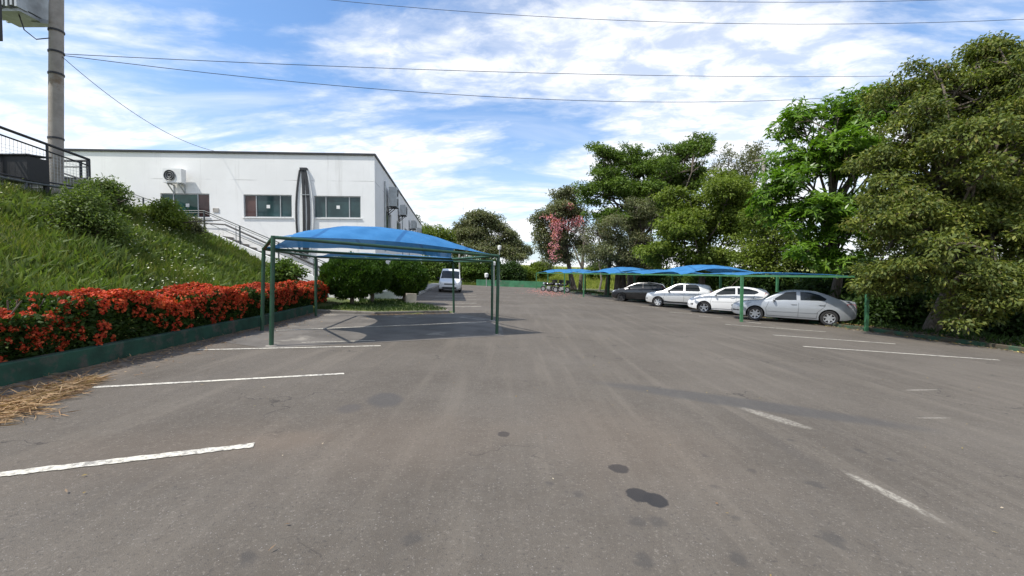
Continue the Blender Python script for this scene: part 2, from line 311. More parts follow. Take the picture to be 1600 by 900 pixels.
M_ASPHALT = mat_asphalt(); M_GROUND = mat_ground(); M_CLOTH = mat_cloth(); M_WALL = mat_wall(); M_LINE = mat_line()
M_KERB = mat_plain('green_kerb_paint', (0.015, 0.060, 0.036), .8, 0, .3, 3, .4, 30, ((0.085, 0.075, 0.06), 3.2, .50, .68))
M_GREEN = mat_plain('green_post_paint', (0.020, 0.066, 0.036), .45, 0, .2, 4, .1, 60, ((0.05, 0.045, 0.03), 9, .60, .75))
M_LTGREEN = mat_plain('light_green_post_paint', (0.050, 0.175, 0.078), .5, 0, .18, 4, .1, 60, ((0.09, 0.08, 0.05), 9, .62, .75))
M_CONC = mat_plain('weathered_concrete', (0.235, 0.215, 0.19), .9, 0, .22, 1.2, .4, 45, ((0.09, 0.08, 0.07), 2.4, .50, .70))
M_PAVE = mat_plain('pale_pavement', (0.36, 0.34, 0.31), .9, 0, .15, 1.2, .3, 45, ((0.2, 0.17, 0.13), 2.4, .52, .72))
M_POLE = mat_plain('concrete_pole', (0.31, 0.28, 0.245), .85, 0, .15, 3, .3, 40, ((0.20, 0.15, 0.10), 2.0, .52, .70))
M_DARK = mat_plain('dark_metal', (0.030, 0.031, 0.034), .55, .2, .2, 5)
M_RAIL = mat_plain('grey_rail_paint', (0.085, 0.095, 0.095), .55, .2, .2, 5)
M_GALV = mat_plain('galvanised_steel', (0.40, 0.42, 0.42), .5, .5, .15, 4)
M_BLACK = mat_plain('black_plastic', (0.012, 0.012, 0.013), .55)
M_RUBBER = mat_plain('tyre_rubber', (0.020, 0.020, 0.021), .85, 0, .2, 20)
M_WHITE = mat_plain('white_enamel', (0.74, 0.74, 0.72), .45, 0, .05, 3)
M_ALU = mat_plain('window_aluminium', (0.42, 0.43, 0.43), .45, .4, .08, 3)
M_RIM = mat_plain('alloy_rim', (0.52, 0.53, 0.55), .32, .75, .08, 9)
M_GLASS_A = mat_glass('green_window_glass', (0.030, 0.085, 0.068)); M_GLASS_B = mat_glass('grey_window_glass', (0.030, 0.062, 0.064)); M_GLASS_C = mat_glass('brown_curtained_glass', (0.085, 0.045, 0.04))
M_CARGLASS = mat_glass('car_glass', (0.014, 0.018, 0.021), .03)
M_HEAD = mat_plain('headlight_lens', (0.50, 0.53, 0.56), .08, .3, .3, 18, Coat_Weight=1.0)
M_TAIL = mat_plain('tail_light_lens', (0.30, 0.012, 0.012), .15)
M_SILVER = mat_paint('silver_paint', (0.33, 0.35, 0.375), .35, .34); M_WHITEP = mat_paint('white_car_paint', (0.74, 0.745, 0.75)); M_PALE = mat_paint('pale_silver_paint', (0.60, 0.61, 0.615), .35, .35); M_BLACKP = mat_paint('black_car_paint', (0.008, 0.008, 0.010), .0, .2)
M_BARK = mat_bark('grey_brown_bark', (0.055, 0.043, 0.032), (0.165, 0.135, 0.105)); M_BARK2 = mat_bark('pale_bark', (0.12, 0.105, 0.088), (0.29, 0.26, 0.22))
M_STRAW = mat_leaf('dry_straw', [(0.17, 0.095, 0.055), (0.34, 0.22, 0.13), (0.44, 0.32, 0.21), (0.13, 0.065, 0.04)], .15, .8, .1)
M_L_OLIVE = mat_leaf('olive_leaf', [(0.078, 0.108, 0.026), (0.118, 0.152, 0.034), (0.16, 0.19, 0.042), (0.085, 0.122, 0.05), (0.23, 0.24, 0.05), (0.105, 0.145, 0.036), (0.17, 0.15, 0.045)], .30)
M_L_BRIGHT = mat_leaf('bright_green_leaf', [(0.085, 0.175, 0.02), (0.125, 0.235, 0.024), (0.17, 0.275, 0.034), (0.095, 0.2, 0.022)], .38, .38, .5)
M_L_MID = mat_leaf('mid_green_leaf', [(0.068, 0.122, 0.024), (0.1, 0.16, 0.03), (0.13, 0.19, 0.034)], .32)
M_L_YEL = mat_leaf('yellowish_green_leaf', [(0.095, 0.14, 0.024), (0.135, 0.185, 0.03), (0.175, 0.215, 0.038)], .34)
M_L_GREY = mat_leaf('grey_green_leaf', [(0.105, 0.125, 0.06), (0.14, 0.16, 0.08), (0.175, 0.185, 0.1), (0.13, 0.115, 0.065)], .25)
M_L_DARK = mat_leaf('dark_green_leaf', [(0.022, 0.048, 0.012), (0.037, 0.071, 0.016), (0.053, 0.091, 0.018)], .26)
M_L_TOPI = mat_leaf('cypress_leaf', [(0.029, 0.071, 0.012), (0.048, 0.103, 0.014), (0.084, 0.149, 0.018)], .25)
M_PINK = mat_leaf('pink_blossom', [(0.62, 0.22, 0.3), (0.72, 0.36, 0.42), (0.55, 0.17, 0.27)], .35)
M_RED = mat_leaf('red_orange_blossom', [(0.42, 0.032, 0.018), (0.56, 0.08, 0.026), (0.33, 0.02, 0.014), (0.62, 0.15, 0.06), (0.46, 0.05, 0.03)], .22, .6, .2)
M_GRASS = mat_leaf('grass_blade', [(0.06, 0.1, 0.018), (0.1, 0.145, 0.026), (0.15, 0.185, 0.036), (0.21, 0.2, 0.07)], .35, .6, .2)
M_WEED = mat_leaf('weed_leaf', [(0.08, 0.125, 0.032), (0.12, 0.168, 0.045), (0.155, 0.195, 0.065)], .35)
M_DRYLEAF = mat_leaf('fallen_leaf', [(0.22, 0.14, 0.07), (0.4, 0.33, 0.12), (0.16, 0.09, 0.05), (0.48, 0.43, 0.36)], .1, .8, .1)
M_WHITEFL = mat_leaf('white_weed_flower', [(0.7, 0.7, 0.6), (0.6, 0.6, 0.45)], .2)

# ------------------------------------------------------------------ the setting: terrain, car park, kerbs
XL = np.array([(-20, -5.2), (5.1, -6.2), (8.45, -6.4), (10.8, -6.55), (14.9, -7.0), (15.0, -4.9), (16.7, -2.5), (17.1, -2.55), (18.0, -3.3), (21.5, -5.4), (24, -5.75), (41, -7.7), (58, -9.6)])
XR = np.array([(-20, 18.6), (12, 14.5), (16.7, 13.6), (55, 4.4), (58, 3.7)])
def xl(y): return float(np.interp(y, XL[:, 0], XL[:, 1]))
def xr(y): return float(np.interp(y, XR[:, 0], XR[:, 1]))
def hedge_x(y): return float(np.interp(y, [-20, 5.1, 8.45, 10.8, 15, 18], [-5.2, -6.2, -6.4, -6.55, -7.0, -7.3]))
def H(x, y):                                           # height of the open ground
    z = lotz(x)
    if y < 19.2:
        d = hedge_x(y) - x
        if d > 0: z += 0.26 + min(max(d - 1.2, 0) * 0.50, 3.3) + 0.10 * math.sin(x * 1.7) * math.sin(y * 1.3) * min(1, max(d - 1.2, 0))
        if d > 7.6: z = max(min(z, 3.85), 3.75)
        if y > 15.2 and d <= 0 and x < xl(y): z += 0.12
    elif y <= 58 and x < xl(y): z += 0.12
    d = x - xr(y)
    if d > 0 and y < 60: z += 0.10 + 0.05 * math.sin(x * 1.1 + y * .7)
    if y > 60: z += 4.6 * (0.5 - 0.5 * math.cos(math.pi * min((y - 60) / 60, 1))) * float(np.clip((x + 8) / 10, 0.12, 1))
    return z
def build_ground():
    xs = np.unique(np.concatenate([[-1500, -600, -250, -120, -70, -45, -32], np.arange(-26, -4.4, .4), np.arange(-4, 3, 1.0), np.arange(3, 19.5, .4), np.arange(20, 27, 1.0), [28, 32, 38, 46, 60, 90, 150, 300, 700, 1500]]))
    ys = np.unique(np.concatenate([[-600, -200, -80, -40], np.arange(-20, 19.01, .5), [19.19, 19.21], np.arange(19.5, 70, 1.0), np.arange(70, 130, 5), [150, 200, 350, 700, 1600]]))
    V = []
    for y in ys:
        for x in xs:
            z = H(x, y)
            if y <= 58.2 and xl(min(y, 58)) - .45 < x < xr(min(y, 58)) + .45: z = lotz(x) - .06
            if 14.9 < y < 15.6 and -7.4 < x < -2: z = lotz(x) - .06
            V.append((x, y, z))
    nx = len(xs); Fq = [(j*nx+i, j*nx+i+1, (j+1)*nx+i+1, (j+1)*nx+i) for j in range(len(ys)-1) for i in range(nx-1)]
    me = npmesh('ground', V, Fq); me.polygons.foreach_set('use_smooth', np.ones(len(Fq), bool))
    tag(link('ground', me, M_GROUND), kind='structure')
build_ground()
def build_lot():
    m = ML(); ys = np.unique(np.concatenate([np.linspace(-20, 58, 79), XL[:, 0]])); n = 20
    for j, y in enumerate(ys):
        for i in range(n + 1):
            x = xl(y) + (xr(y) - xl(y)) * i / n; m.v.append((x, y, -TILT * x))
    for j in range(len(ys) - 1):
        for i in range(n): m.f.append((j*(n+1)+i, j*(n+1)+i+1, (j+1)*(n+1)+i+1, (j+1)*(n+1)+i))
    return tag(m.build('car_park_asphalt', M_ASPHALT), kind='structure')
LOT = build_lot()
def strip(poly, name, mat, parent, z=.004):            # flat sheet that follows the slope
    m = ML(); m.add([(p[0], p[1], -TILT * p[0] + z) for p in poly], [tuple(range(len(poly)))]); return link(name, m.mesh(name), mat, parent)
def line(p0, p1, w, z=.006):
    a = gnd(*p0) if not isinstance(p0, Vector) else p0; b = gnd(*p1) if not isinstance(p1, Vector) else p1
    d = (b - a); d.z = 0; s = Vector((-d.y, d.x, 0)).normalized() * w / 2; n = 46; A = []; B = []
    for i in range(n + 1):
        p = a.lerp(b, i / n); A.append(p + s * random.uniform(.80, 1.10)); B.append(p - s * random.uniform(.80, 1.10))
    return strip(A + B[::-1], 'painted_line', M_LINE, LOT, z)
# concrete stall slab below the near carport
strip([(-6.2, 8.7), (-4.75, 8.1), (-0.2, 11.0), (-.45, 14.7), (-2.35, 16.75), (-4.75, 14.95), (-6.85, 14.9)], 'stall_slab', mat_plain('stained_stall_slab', (0.125, 0.112, 0.098), .9, 0, .25, 1.0, .4, 45, ((0.26, 0.235, 0.20), .9, .56, .70)), LOT, .004)
line((-60, 752), (392, 699), .105); line((140, 607), (536, 585), .085); line((305, 547.5), (594, 541), .085); line((430, 517), (760, 503.5), .085, .009)
line((470, 536), (585, 533), .05, .009)
line((655, 479.5), (752, 479), .12); line((672, 474), (745, 474), .10); line((677, 468.5), (744, 468.5), .10); line((680, 464), (744, 463.5), .10); line((684, 460.5), (744, 460), .10)
line((1257, 542), (1565, 563.5), .10); line((1210, 524), (1402, 538), .10); line((1134, 507), (1292, 519), .10)
for p, q in (((1093, 494), (1130, 497)), ((1046, 488), (1082, 490)), ((1003, 479), (1030, 481)), ((948, 469), (970, 471)), ((1165, 503), (1190, 506))): line(p, q, .10)
def kerb(name, pts, w, h, mat, label=None):
    m = ML(); n = len(pts)
    for i, p in enumerate(pts):
        p = Vector((p[0], p[1], 0)); a = Vector((*pts[max(i-1, 0)][:2], 0)); b = Vector((*pts[min(i+1, n-1)][:2], 0)); d = (b - a).normalized(); s = Vector((-d.y, d.x, 0)) * w
        for q, z in ((p, -.15), (p, h - .02), (p + s * .12, h), (p + s * .9, h), (p + s, h - .02), (p + s, -.15)): m.v.append((q.x, q.y, -TILT * q.x + z + random.uniform(-.004, .004)))
    for i in range(n - 1):
        for k in range(5): m.f.append((i*6+k, i*6+k+1, (i+1)*6+k+1, (i+1)*6+k))
    m.f += [tuple(range(6)), tuple((n-1)*6 + k for k in range(5, -1, -1))]
    return tag(m.build(name, mat), kind='structure')
kerb('kerb_left', [(hedge_x(y), y) for y in np.arange(-6, 15.1, .8)], .14, .27, M_KERB)
kerb('kerb_island', [(-7.0, 15.0), (-4.9, 15.02), (-3.7, 15.9), (-2.5, 16.75), (-2.58, 17.1), (-3.3, 18.0), (-4.4, 19.8), (-5.4, 21.5)], .12, .10, M_CONC)
kerb('kerb_building', [(xl(y), y) for y in np.arange(21.6, 57, 2.0)], .14, .16, M_PAVE)
kerb('kerb_right', [(xr(y), y) for y in np.arange(-4, 57, 1.5)], -.15, .13, mat_plain('mossy_green_kerb_paint', (0.024, 0.075, 0.042), .85, 0, .3, 3, .4, 30, ((0.075, 0.06, 0.04), 2.2, .42, .60)))
# pavement beside the building
m = ML(); ys = np.arange(22, 58, 2.0)
for y in ys: m.v += [(xl(y) - .14, y, -TILT * xl(y) + .16), (xl(y) - 1.6, y, -TILT * xl(y) + .17)]
m.f = [(2*i, 2*i+1, 2*i+3, 2*i+2) for i in range(len(ys)-1)]
tag(m.build('pavement', M_PAVE), kind='structure')

# ------------------------------------------------------------------ building
RZ = 7.77; CR = Vector((-7.1, 22.0)); CL = Vector((-22.9, 21.1)); SIDE = Vector((-3.9, 29.0)).normalized(); BL = 31.0
FD = (CL - CR).normalized()
def wall_frame(o, d):                                  # (s along wall, out from wall, z) -> world ; outward normal
    n = Vector((-d.y, d.x)) if d is FD else Vector((d.y, -d.x))
    return lambda s, out, z: Vector((o.x + d.x*s + n.x*out, o.y + d.y*s + n.y*out, z))
nF = Vector((-FD.y, FD.x)); 
if nF.y > 0: nF = -nF
nS = Vector((SIDE.y, -SIDE.x))
def Wf(s, out, z): p = CR + FD*s + nF*out; return Vector((p.x, p.y, z))
def Ws(s, out, z): p = CR + SIDE*s + nS*out; return Vector((p.x, p.y, z))
def on_front(px, py):                                  # pixel on the facade plane -> (s, z)
    dx = (px - CX) / F; # CR + FD*s = (dx*y, y)
    s = (dx * CR.y - CR.x) / (FD.x - dx * FD.y); y = CR.y + FD.y * s; return s, EYE + (HY - py) / F * y
bld = empty('office_building', (CR.x, CR.y, 0)); tag(bld, 'long white two-storey office building with strip windows behind the stairs', 'building')
def wall_with_holes(Wfn, smax, z0, z1, holes, name, depth=.14):
    ss = sorted({0.0, smax, *[h[0] for h in holes], *[h[1] for h in holes]}); zs = sorted({z0, z1, *[h[2] for h in holes], *[h[3] for h in holes]}); m = MB()
    for a, b in zip(ss[:-1], ss[1:]):
        for c, d in zip(zs[:-1], zs[1:]):
            cs, cz = (a+b)/2, (c+d)/2
            if any(h[0] < cs < h[1] and h[2] < cz < h[3] for h in holes): continue
            m.add([Wfn(a,0,c), Wfn(b,0,c), Wfn(b,0,d), Wfn(a,0,d)], [(0,1,2,3)])
    for a, b, c, d in holes:
        q = [(a,c),(b,c),(b,d),(a,d)]
        for i in range(4):
            p0, p1 = q[i], q[(i+1)%4]; m.add([Wfn(p0[0],0,p0[1]), Wfn(p1[0],0,p1[1]), Wfn(p1[0],-depth,p1[1]), Wfn(p0[0],-depth,p0[1])], [(0,1,2,3)])
    return m.build(name, M_WALL, bld, fix=False)
FH = []
for x0, x1, y0, y1 in ((254, 330, 303, 340), (383, 458, 305, 340), (492, 565, 307, 341)):
    s0, zt = on_front(x1, y0); s1, zt2 = on_front(x0, y0); _, zb = on_front((x0+x1)/2, y1); FH.append((s0, s1, zb, (zt+zt2)/2))
SH = [(3.2, 5.7, 4.1, 5.5), (8.2, 10.6, 4.1, 5.5), (13.0, 15.4, 4.1, 5.5), (18.0, 20.4, 4.1, 5.5), (23.2, 25.6, 4.1, 5.5)]
wall_with_holes(Wf, (CL-CR).length, -.6, RZ, FH, 'wall'); wall_with_holes(Ws, BL, -.6, RZ, SH, 'wall')
m = MB(); a = CL + SIDE * BL; b = CR + SIDE * BL
m.add([(CL.x, CL.y, -.6), (a.x, a.y, -.6), (a.x, a.y, RZ), (CL.x, CL.y, RZ)], [(0,1,2,3)]); m.add([(b.x, b.y, -.6), (a.x, a.y, -.6), (a.x, a.y, RZ), (b.x, b.y, RZ)], [(0,1,2,3)]); m.build('wall', M_WALL, bld)
m = MB(); m.add([(CR.x, CR.y, RZ-.02), (CL.x, CL.y, RZ-.02), (a.x, a.y, RZ-.02), (b.x, b.y, RZ-.02)], [(0,1,2,3)]); m.build('roof', M_CONC, bld)
m = MB(); m.bar(Wf(-.06, -.05, RZ+.04), Wf((CL-CR).length+.06, -.05, RZ+.04), .24, .10); m.build('parapet_cap', M_DARK, bld)
m = MB(); m.bar(Ws(.07, -.05, RZ+.038), Ws(BL, -.05, RZ+.038), .236, .096); m.build('parapet_cap', M_DARK, bld)
def window(Wfn, h, glasses, sticker=None):
    s0, s1, z0, z1 = h; e = .045; w = s1 - s0; cuts = [s0, s0+w*.25, s0+w*.75, s1]
    fr = MB(); 
    for a, b, c, d in ((s0, s1, z0, z0+e), (s0, s1, z1-e, z1), (s0, s0+e, z0+e, z1-e), (s1-e, s1, z0+e, z1-e), (cuts[1]-e/2, cuts[1]+e/2, z0+e, z1-e), (cuts[2]-e/2, cuts[2]+e/2, z0+e, z1-e)):
        fr.prism([Wfn(a,-.055,c), Wfn(b,-.055,c), Wfn(b,-.055,d), Wfn(a,-.055,d)], Wfn(0,-.13,0) - Wfn(0,-.055,0))
    fo = fr.build('window', M_ALU, bld); l = bld.location
    for k in range(3):
        g = ML(); a, b = cuts[k] + e/2, cuts[k+1] - e/2; g.prism([Wfn(a,-.085,z0+e) - l, Wfn(b,-.085,z0+e) - l, Wfn(b,-.085,z1-e) - l, Wfn(a,-.085,z1-e) - l], Wfn(0,-.095,0) - Wfn(0,-.085,0))
        g.build('pane', glasses[k], fo)
    sl = ML(); sl.prism([Wfn(s0-.05,.05,z0-.05) - l, Wfn(s1+.05,.05,z0-.05) - l, Wfn(s1+.05,.05,z0-.003) - l, Wfn(s0-.05,.05,z0-.003) - l], Wfn(0,-.04,0) - Wfn(0,.045,0)); sl.build('sill', M_WALL, fo)
    if sticker:
        st = ML(); c, zc, r = sticker; st.prism([Wfn(c-r,-.080,zc-r) - l, Wfn(c+r,-.080,zc-r) - l, Wfn(c+r,-.080,zc+r) - l, Wfn(c-r,-.080,zc+r) - l], Wfn(0,-.083,0) - Wfn(0,-.080,0)); st.build('paper_notice', M_WHITE, fo)
for h, gl, pn in zip(FH, ((M_GLASS_C, M_GLASS_A, M_GLASS_A), (M_GLASS_B, M_GLASS_B, M_GLASS_C), (M_GLASS_B, M_GLASS_B, M_GLASS_B)), ((294, 321), (420, 323), (529, 324))):
    s, z = on_front(*pn); window(Wf, h, gl, (s, z, .085))
for h in SH: window(Ws, h, (M_GLASS_B,)*3)
m = MB(); m.tube([Ws(2.9, .06, 3.0), Ws(2.9, .06, 7.1)], .05); m.build('downpipe', M_GALV, bld)
for s_, zt in ((11.2, 6.5), (16, 6.5)): m = MB(); m.tube([Ws(s_, .05, 3.0), Ws(s_, .05, zt)], .035); m.build('downpipe', M_GALV, bld)
m = MB(); s, z = on_front(340, 329); m.prism([Wf(s-.14,.002,z-.1), Wf(s+.14,.002,z-.1), Wf(s+.14,.002,z+.1), Wf(s-.14,.002,z+.1)], Wf(0,.03,0)-Wf(0,.002,0)); m.build('wall_plate', M_PAVE, bld)
# electrical box low on the facade with conduit
m = MB(); s, z = on_front(459, 414.5); m.prism([Wf(s-.19,.002,z-.17), Wf(s+.19,.002,z-.17), Wf(s+.19,.002,z+.17), Wf(s-.19,.002,z+.17)], Wf(0,.16,0)-Wf(0,.002,0)); m.build('meter_box', M_PAVE, bld)
m = MB(); m.tube([Wf(s, .06, z+.17), Wf(s, .06, z+.62), Wf(s-.25, .06, z+.72), Wf(s-.5, .06, z+.6)], .04); m.build('conduit', M_DARK, bld)
def aircon(Wfn, s, zc, w, h, label, fans=1, dep=.34, mat=None):
    r = empty('air_conditioner', Wfn(s, 0, zc - h/2 - .1)); tag(r, label, 'air conditioner', 'outdoor air conditioning units'); l = r.location
    def q(a, o, z): return Wfn(s + a, o, zc + z) - l
    m = ML(); m.prism([q(-w/2,.16,-h/2), q(w/2,.16,-h/2), q(w/2,.16,h/2), q(-w/2,.16,h/2)], q(0,.16+dep,0) - q(0,.16,0)); m.build('casing', mat or M_WHITE, r)
    for k in range(fans):
        fz = (k - (fans-1)/2) * h/fans; R = min(w*.36, h/fans*.40); fx = w*.12 if fans == 1 else 0
        m = ML(); pts = [q(fx + R*math.cos(a*math.pi/12), .16+dep+.004, fz + R*math.sin(a*math.pi/12)) for a in range(24)]; m.prism(pts, q(0,.016,0) - q(0,0,0)); g = m.build('fan_opening', M_BLACK, r)
        for rr in (.35, .68, 1.0):
            m = ML(); m.tube([q(fx + R*rr*math.cos(a*math.pi/10), .16+dep+.03, fz + R*rr*math.sin(a*math.pi/10)) for a in range(21)], .008, 4, False); m.build('guard_ring', M_GALV, g)
    for e in (-w*.3, w*.3):
        m = ML(); m.bar(q(e, 0, -h/2-.03), q(e, .16+dep, -h/2-.03), .05); m.bar(q(e, .02, -h/2-.42), q(e, .42, -h/2-.06), .04); m.bar(q(e, .02, -h/2-.45), q(e, .02, -h/2), .045); m.build('bracket', M_GALV if mat is None else M_DARK, r)
    return r
s, z = on_front(284, 279); aircon(Wf, s, z, .88, .68, 'white air conditioner on a bracket over the leftmost facade window')
aircon(Ws, 4.1, 6.35, .95, 1.15, 'tall grey air conditioner high on the side wall nearest its corner', 2, .45, M_GALV)
aircon(Ws, 9.3, 6.35, .9, .72, 'second air conditioner from the corner on the side wall', 1, .4, M_GALV)
aircon(Ws, 17.0, 6.2, .9, .72, 'third air conditioner from the corner on the side wall', 1, .4, M_GALV); aircon(Ws, 23.0, 6.2, .9, .72, 'farthest air conditioner on the receding side wall', 1, .4, M_GALV)
# bowed sign fin on the facade
sc_, zt_ = on_front(476, 268); _, zb_ = on_front(476, 404)
fin = empty('bowed_sign_fin', Wf(sc_, 0, zb_)); tag(fin, 'tall bowed black and white sign fin fixed between the facade windows', 'sign')
def bow(t): return math.sin(math.pi * min(1, max(0, t)))**.75
def rail(off0, off1, w, dep, mat, name, o0=.02):
    m = MB(); n = 20
    def fn(u, v):
        a = sc_ - (off0 + off1 * bow(v*.94+.03)); return a
    for i in range(n + 1):
        v = i / n; a = fn(0, v); z = zb_ + (zt_ - zb_) * v
        m.v += [tuple(Wf(a - w/2, o0, z)), tuple(Wf(a + w/2, o0, z)), tuple(Wf(a + w/2, o0+dep, z)), tuple(Wf(a - w/2, o0+dep, z))]
    for i in range(n):
        for k in range(4): m.f.append((i*4+k, i*4+(k+1)%4, (i+1)*4+(k+1)%4, (i+1)*4+k))
    m.f += [(3,2,1,0), tuple(n*4+k for k in range(4))]; m.build(name, mat, fin)
rail(-.06, -.26, .085, .12, M_DARK, 'fin_rail'); rail(.02, .05, .13, .12, M_DARK, 'fin_rail'); rail(.10, .20, .15, .12, M_DARK, 'fin_rail'); rail(.16, .36, .03, .10, M_WHITE, 'fin_rail')
m = MB(); n = 20
for i in range(n + 1):
    v = i / n; z = zb_ + (zt_ - zb_) * v; b_ = bow(v*.94+.03); m.v += [tuple(Wf(sc_ + .02 + .28*b_, .09, z)), tuple(Wf(sc_ - .16 - .34*b_, .09, z))]
m.f = [(2*i, 2*i+1, 2*i+3, 2*i+2) for i in range(n)]; m.build('fin_panel', M_WHITE, fin)
m = MB(); m.prism([Wf(sc_-.24, .0, zt_), Wf(sc_+.10, .0, zt_), Wf(sc_+.10, .0, zt_+.12), Wf(sc_-.24, .0, zt_+.12)], Wf(0,.17,0)-Wf(0,0,0)); m.build('fin_cap', M_DARK, fin)
m = MB(); s0, z0 = on_front(476, 306); m.bar(Wf(s0+.05, .16, z0), Wf(s0-.36, .16, z0), .03); m.build('stay_rod', M_GALV, fin)

# ------------------------------------------------------------------ staircase in front of the building
YS = 19.3
def SXZ(px, py): return Vector(((px-CX)/F*YS, YS, EYE + (HY-py)/F*YS))
stair = empty('staircase', (-8.0, YS, .3)); tag(stair, 'white outdoor staircase with grey pipe railings climbing along the facade', 'staircase')
x_top, z_top, x_bot, z_bot = -14.0, 3.45, -7.3, .42
nst = 18
for i in range(nst):
    xa = x_bot + (x_top - x_bot) * i / nst; xb = x_bot + (x_top - x_bot) * (i+1) / nst; zt = z_bot + (z_top - z_bot) * (i+1) / nst
    MB().box((xb, YS+.10, zt-.19), (xa, YS+1.45, zt)).build('step', M_CONC, stair)
MB().box((x_top-1.1, YS+.10, z_top-.25), (x_top-.003, YS+1.45, z_top)).build('landing', M_CONC, stair)
MB().prism([(x_bot+.3, YS-.06, -.4), (x_bot+.3, YS-.06, z_bot+.27), (x_top, YS-.06, z_top+.24), (x_top-1.1, YS-.06, z_top+.24), (x_top-4.4, YS-.06, z_top+1.45), (x_top-4.4, YS-.06, 1.0), (x_top, YS-.06, 0)], (0, .16, 0)).build('side_wall', M_WALL, stair)
MB().prism([(x_bot+.3, YS+1.45, -.4), (x_bot+.3, YS+1.45, z_bot+.55), (x_top, YS+1.45, z_top+.45), (x_top-1.1, YS+1.45, z_top+.45), (x_top-1.1, YS+1.45, -.4)], (0, .12, 0)).build('side_wall', M_WALL, stair)
for i in range(9):
    xa = x_top - 1.1 - i*.37; MB().box((xa-.37, YS+.10, z_top-.2+(i+.5)*.13), (xa, YS+1.45, z_top+(i+1)*.13)).build('step', M_CONC, stair)
def railing(pts, hts, parent, mat, r=.024, posts=None):
    pts = [Vector(p) for p in pts]
    for h in hts: MB().tube([p + Vector((0,0,h)) for p in pts], r if h == hts[0] else r*.62, 6).build('rail', mat, parent)
sp = [Vector((x_bot+.3, YS, z_bot+.1)), Vector((x_top, YS, z_top+.06)), Vector((x_top-1.1, YS, z_top+.06)), Vector((x_top-4.4, YS, z_top+1.25))]
railing(sp, (1.02, .93, .52, .10), stair, M_RAIL)
def along(t): return sp[0].lerp(sp[1], t)
for t in (0.02, .27, .52, .77, 1.0):
    p = along(t); MB().tube([p, p + Vector((0,0,1.02))], .034, 8).build('post', M_RAIL, stair)
    if t < .9: q = along(t+.025); MB().tube([q + Vector((0,0,.1)), q + Vector((0,0,.95))], .014, 6).build('post', M_RAIL, stair)
for t in (.0, .5, 1.0): p = sp[2].lerp(sp[3], t); MB().tube([p, p + Vector((0,0,1.02))], .034, 8).build('post', M_RAIL, stair)
fp = [Vector((x_bot-1.6, YS+1.40, z_bot+.62+.72)), Vector((x_top, YS+1.40, z_top+.62)), Vector((x_top-1.2, YS+1.40, z_top+.70))]
MB().tube(fp, .045, 6).build('wall_handrail', M_DARK, stair)

# ------------------------------------------------------------------ street edge above the bank: pole, fences, wall, cabinet
ZS = 3.8
pole = empty('utility_pole', (-15.55, 14.5, ZS)); tag(pole, 'thick concrete utility pole carrying a transformer at the top left', 'utility pole')
pt = P(105, -60, 14.5); pb = Vector((-15.6, 14.5, ZS - .3))
m = MB(); m.tube([pb.lerp(pt, t) for t in np.linspace(0, 1, 8)], [.20 - .025*t for t in np.linspace(0, 1, 8)], 16); m.build('shaft', M_POLE, pole, 50)
def atp(py): t = (EYE + (HY-py)/F*14.5 - pb.z) / (pt.z - pb.z); return pb.lerp(pt, t)
for py in (56, 88, 121, 219):
    p = atp(py); m = MB(); m.lathe([(.19, -.03), (.208, -.03), (.208, .03), (.19, .03)], 16, 'z', p); m.build('clamp_band', M_DARK, pole)
tr = empty('transformer', atp(45) + Vector((-.92, -.25, 0))); tag(tr, 'grey finned transformer hung on the concrete pole', 'transformer'); l = tr.location
m = ML(); m.box((-.52, -.30, .12), (.56, .36, 1.5)); m.build('tank', M_GALV, tr)
for k in range(9):
    x = -.60 + k*.145; m = ML(); m.box((x-.035, -.62, .06 + .04*(k%2)), (x+.035, -.295, 1.4)); m.build('cooling_fin', M_GALV, tr)
for k in range(5):
    y = -.3 + k*.15; m = ML(); m.box((-.80, y-.035, .08), (-.515, y+.035, 1.4)); m.build('cooling_fin', M_GALV, tr)
m = ML(); m.box((-.5, -.5, -.02), (.55, .40, .08)); m.bar((.3, .1, .02), (.86, .25, .02), .14); m.build('support_frame', M_GALV, tr)
for k in range(3): m = ML(); m.lathe([(.0, 1.5), (.06, 1.5), (.04, 1.6), (.07, 1.65), (.04, 1.7), (.0, 1.78)], 10, 'z', (-.25 + k*.25, 0, 0)); m.build('bushing', M_PAVE, tr, 40)
m = ML(); m.tube([(.3, -.3, -.02), (.45, -.3, -.5), (.72, -.2, -.75), (.93, 0, -.6)], .018, 6); m.build('lead_cable', M_BLACK, tr)
# guard fence along the street edge
gf = empty('guard_fence', (-15.3, 13, ZS)); tag(gf, 'dark pipe guard fence with wire mesh along the raised street edge', 'fence')
A0 = Vector((-15.2, 8.5, 0)); A1 = P(130, 252, 15.2); ztop = lambda y: 5.98 - (y - 12.6) * .10
ys = np.linspace(8.5, 15.2, 6); fx = lambda y: -15.22 + .02*(y-8.5)
MB().tube([(fx(y), y, ztop(y)) for y in ys], .045, 8).build('rail', M_DARK, gf); MB().tube([(fx(y), y, ztop(y)-.22) for y in ys], .026, 8).build('rail', M_DARK, gf); MB().tube([(fx(y), y, ZS+.12) for y in ys], .026, 8).build('rail', M_DARK, gf)
for y in ys[::1]: MB().tube([(fx(y), y, ZS-.25), (fx(y), y, ztop(y))], .035, 8).build('post', M_DARK, gf)
m = MB()
for y in np.arange(8.55, 15.2, .10): m.bar((fx(y), y, ZS+.12), (fx(y), y, ztop(y)-.22), .006)
for z in np.arange(ZS+.2, 5.6, .10): m.bar((fx(8.5), 8.5, z), (fx(15.2), 15.2, z), .006)
tag(m.build('wire_mesh', M_GALV, gf, fix=False), kind='stuff')
rf = empty('return_railing', (-16.2, 15.2, ZS)); tag(rf, 'short dark railing with bars around the foot of the pole', 'railing')
xa, xb = -17.5, -15.3
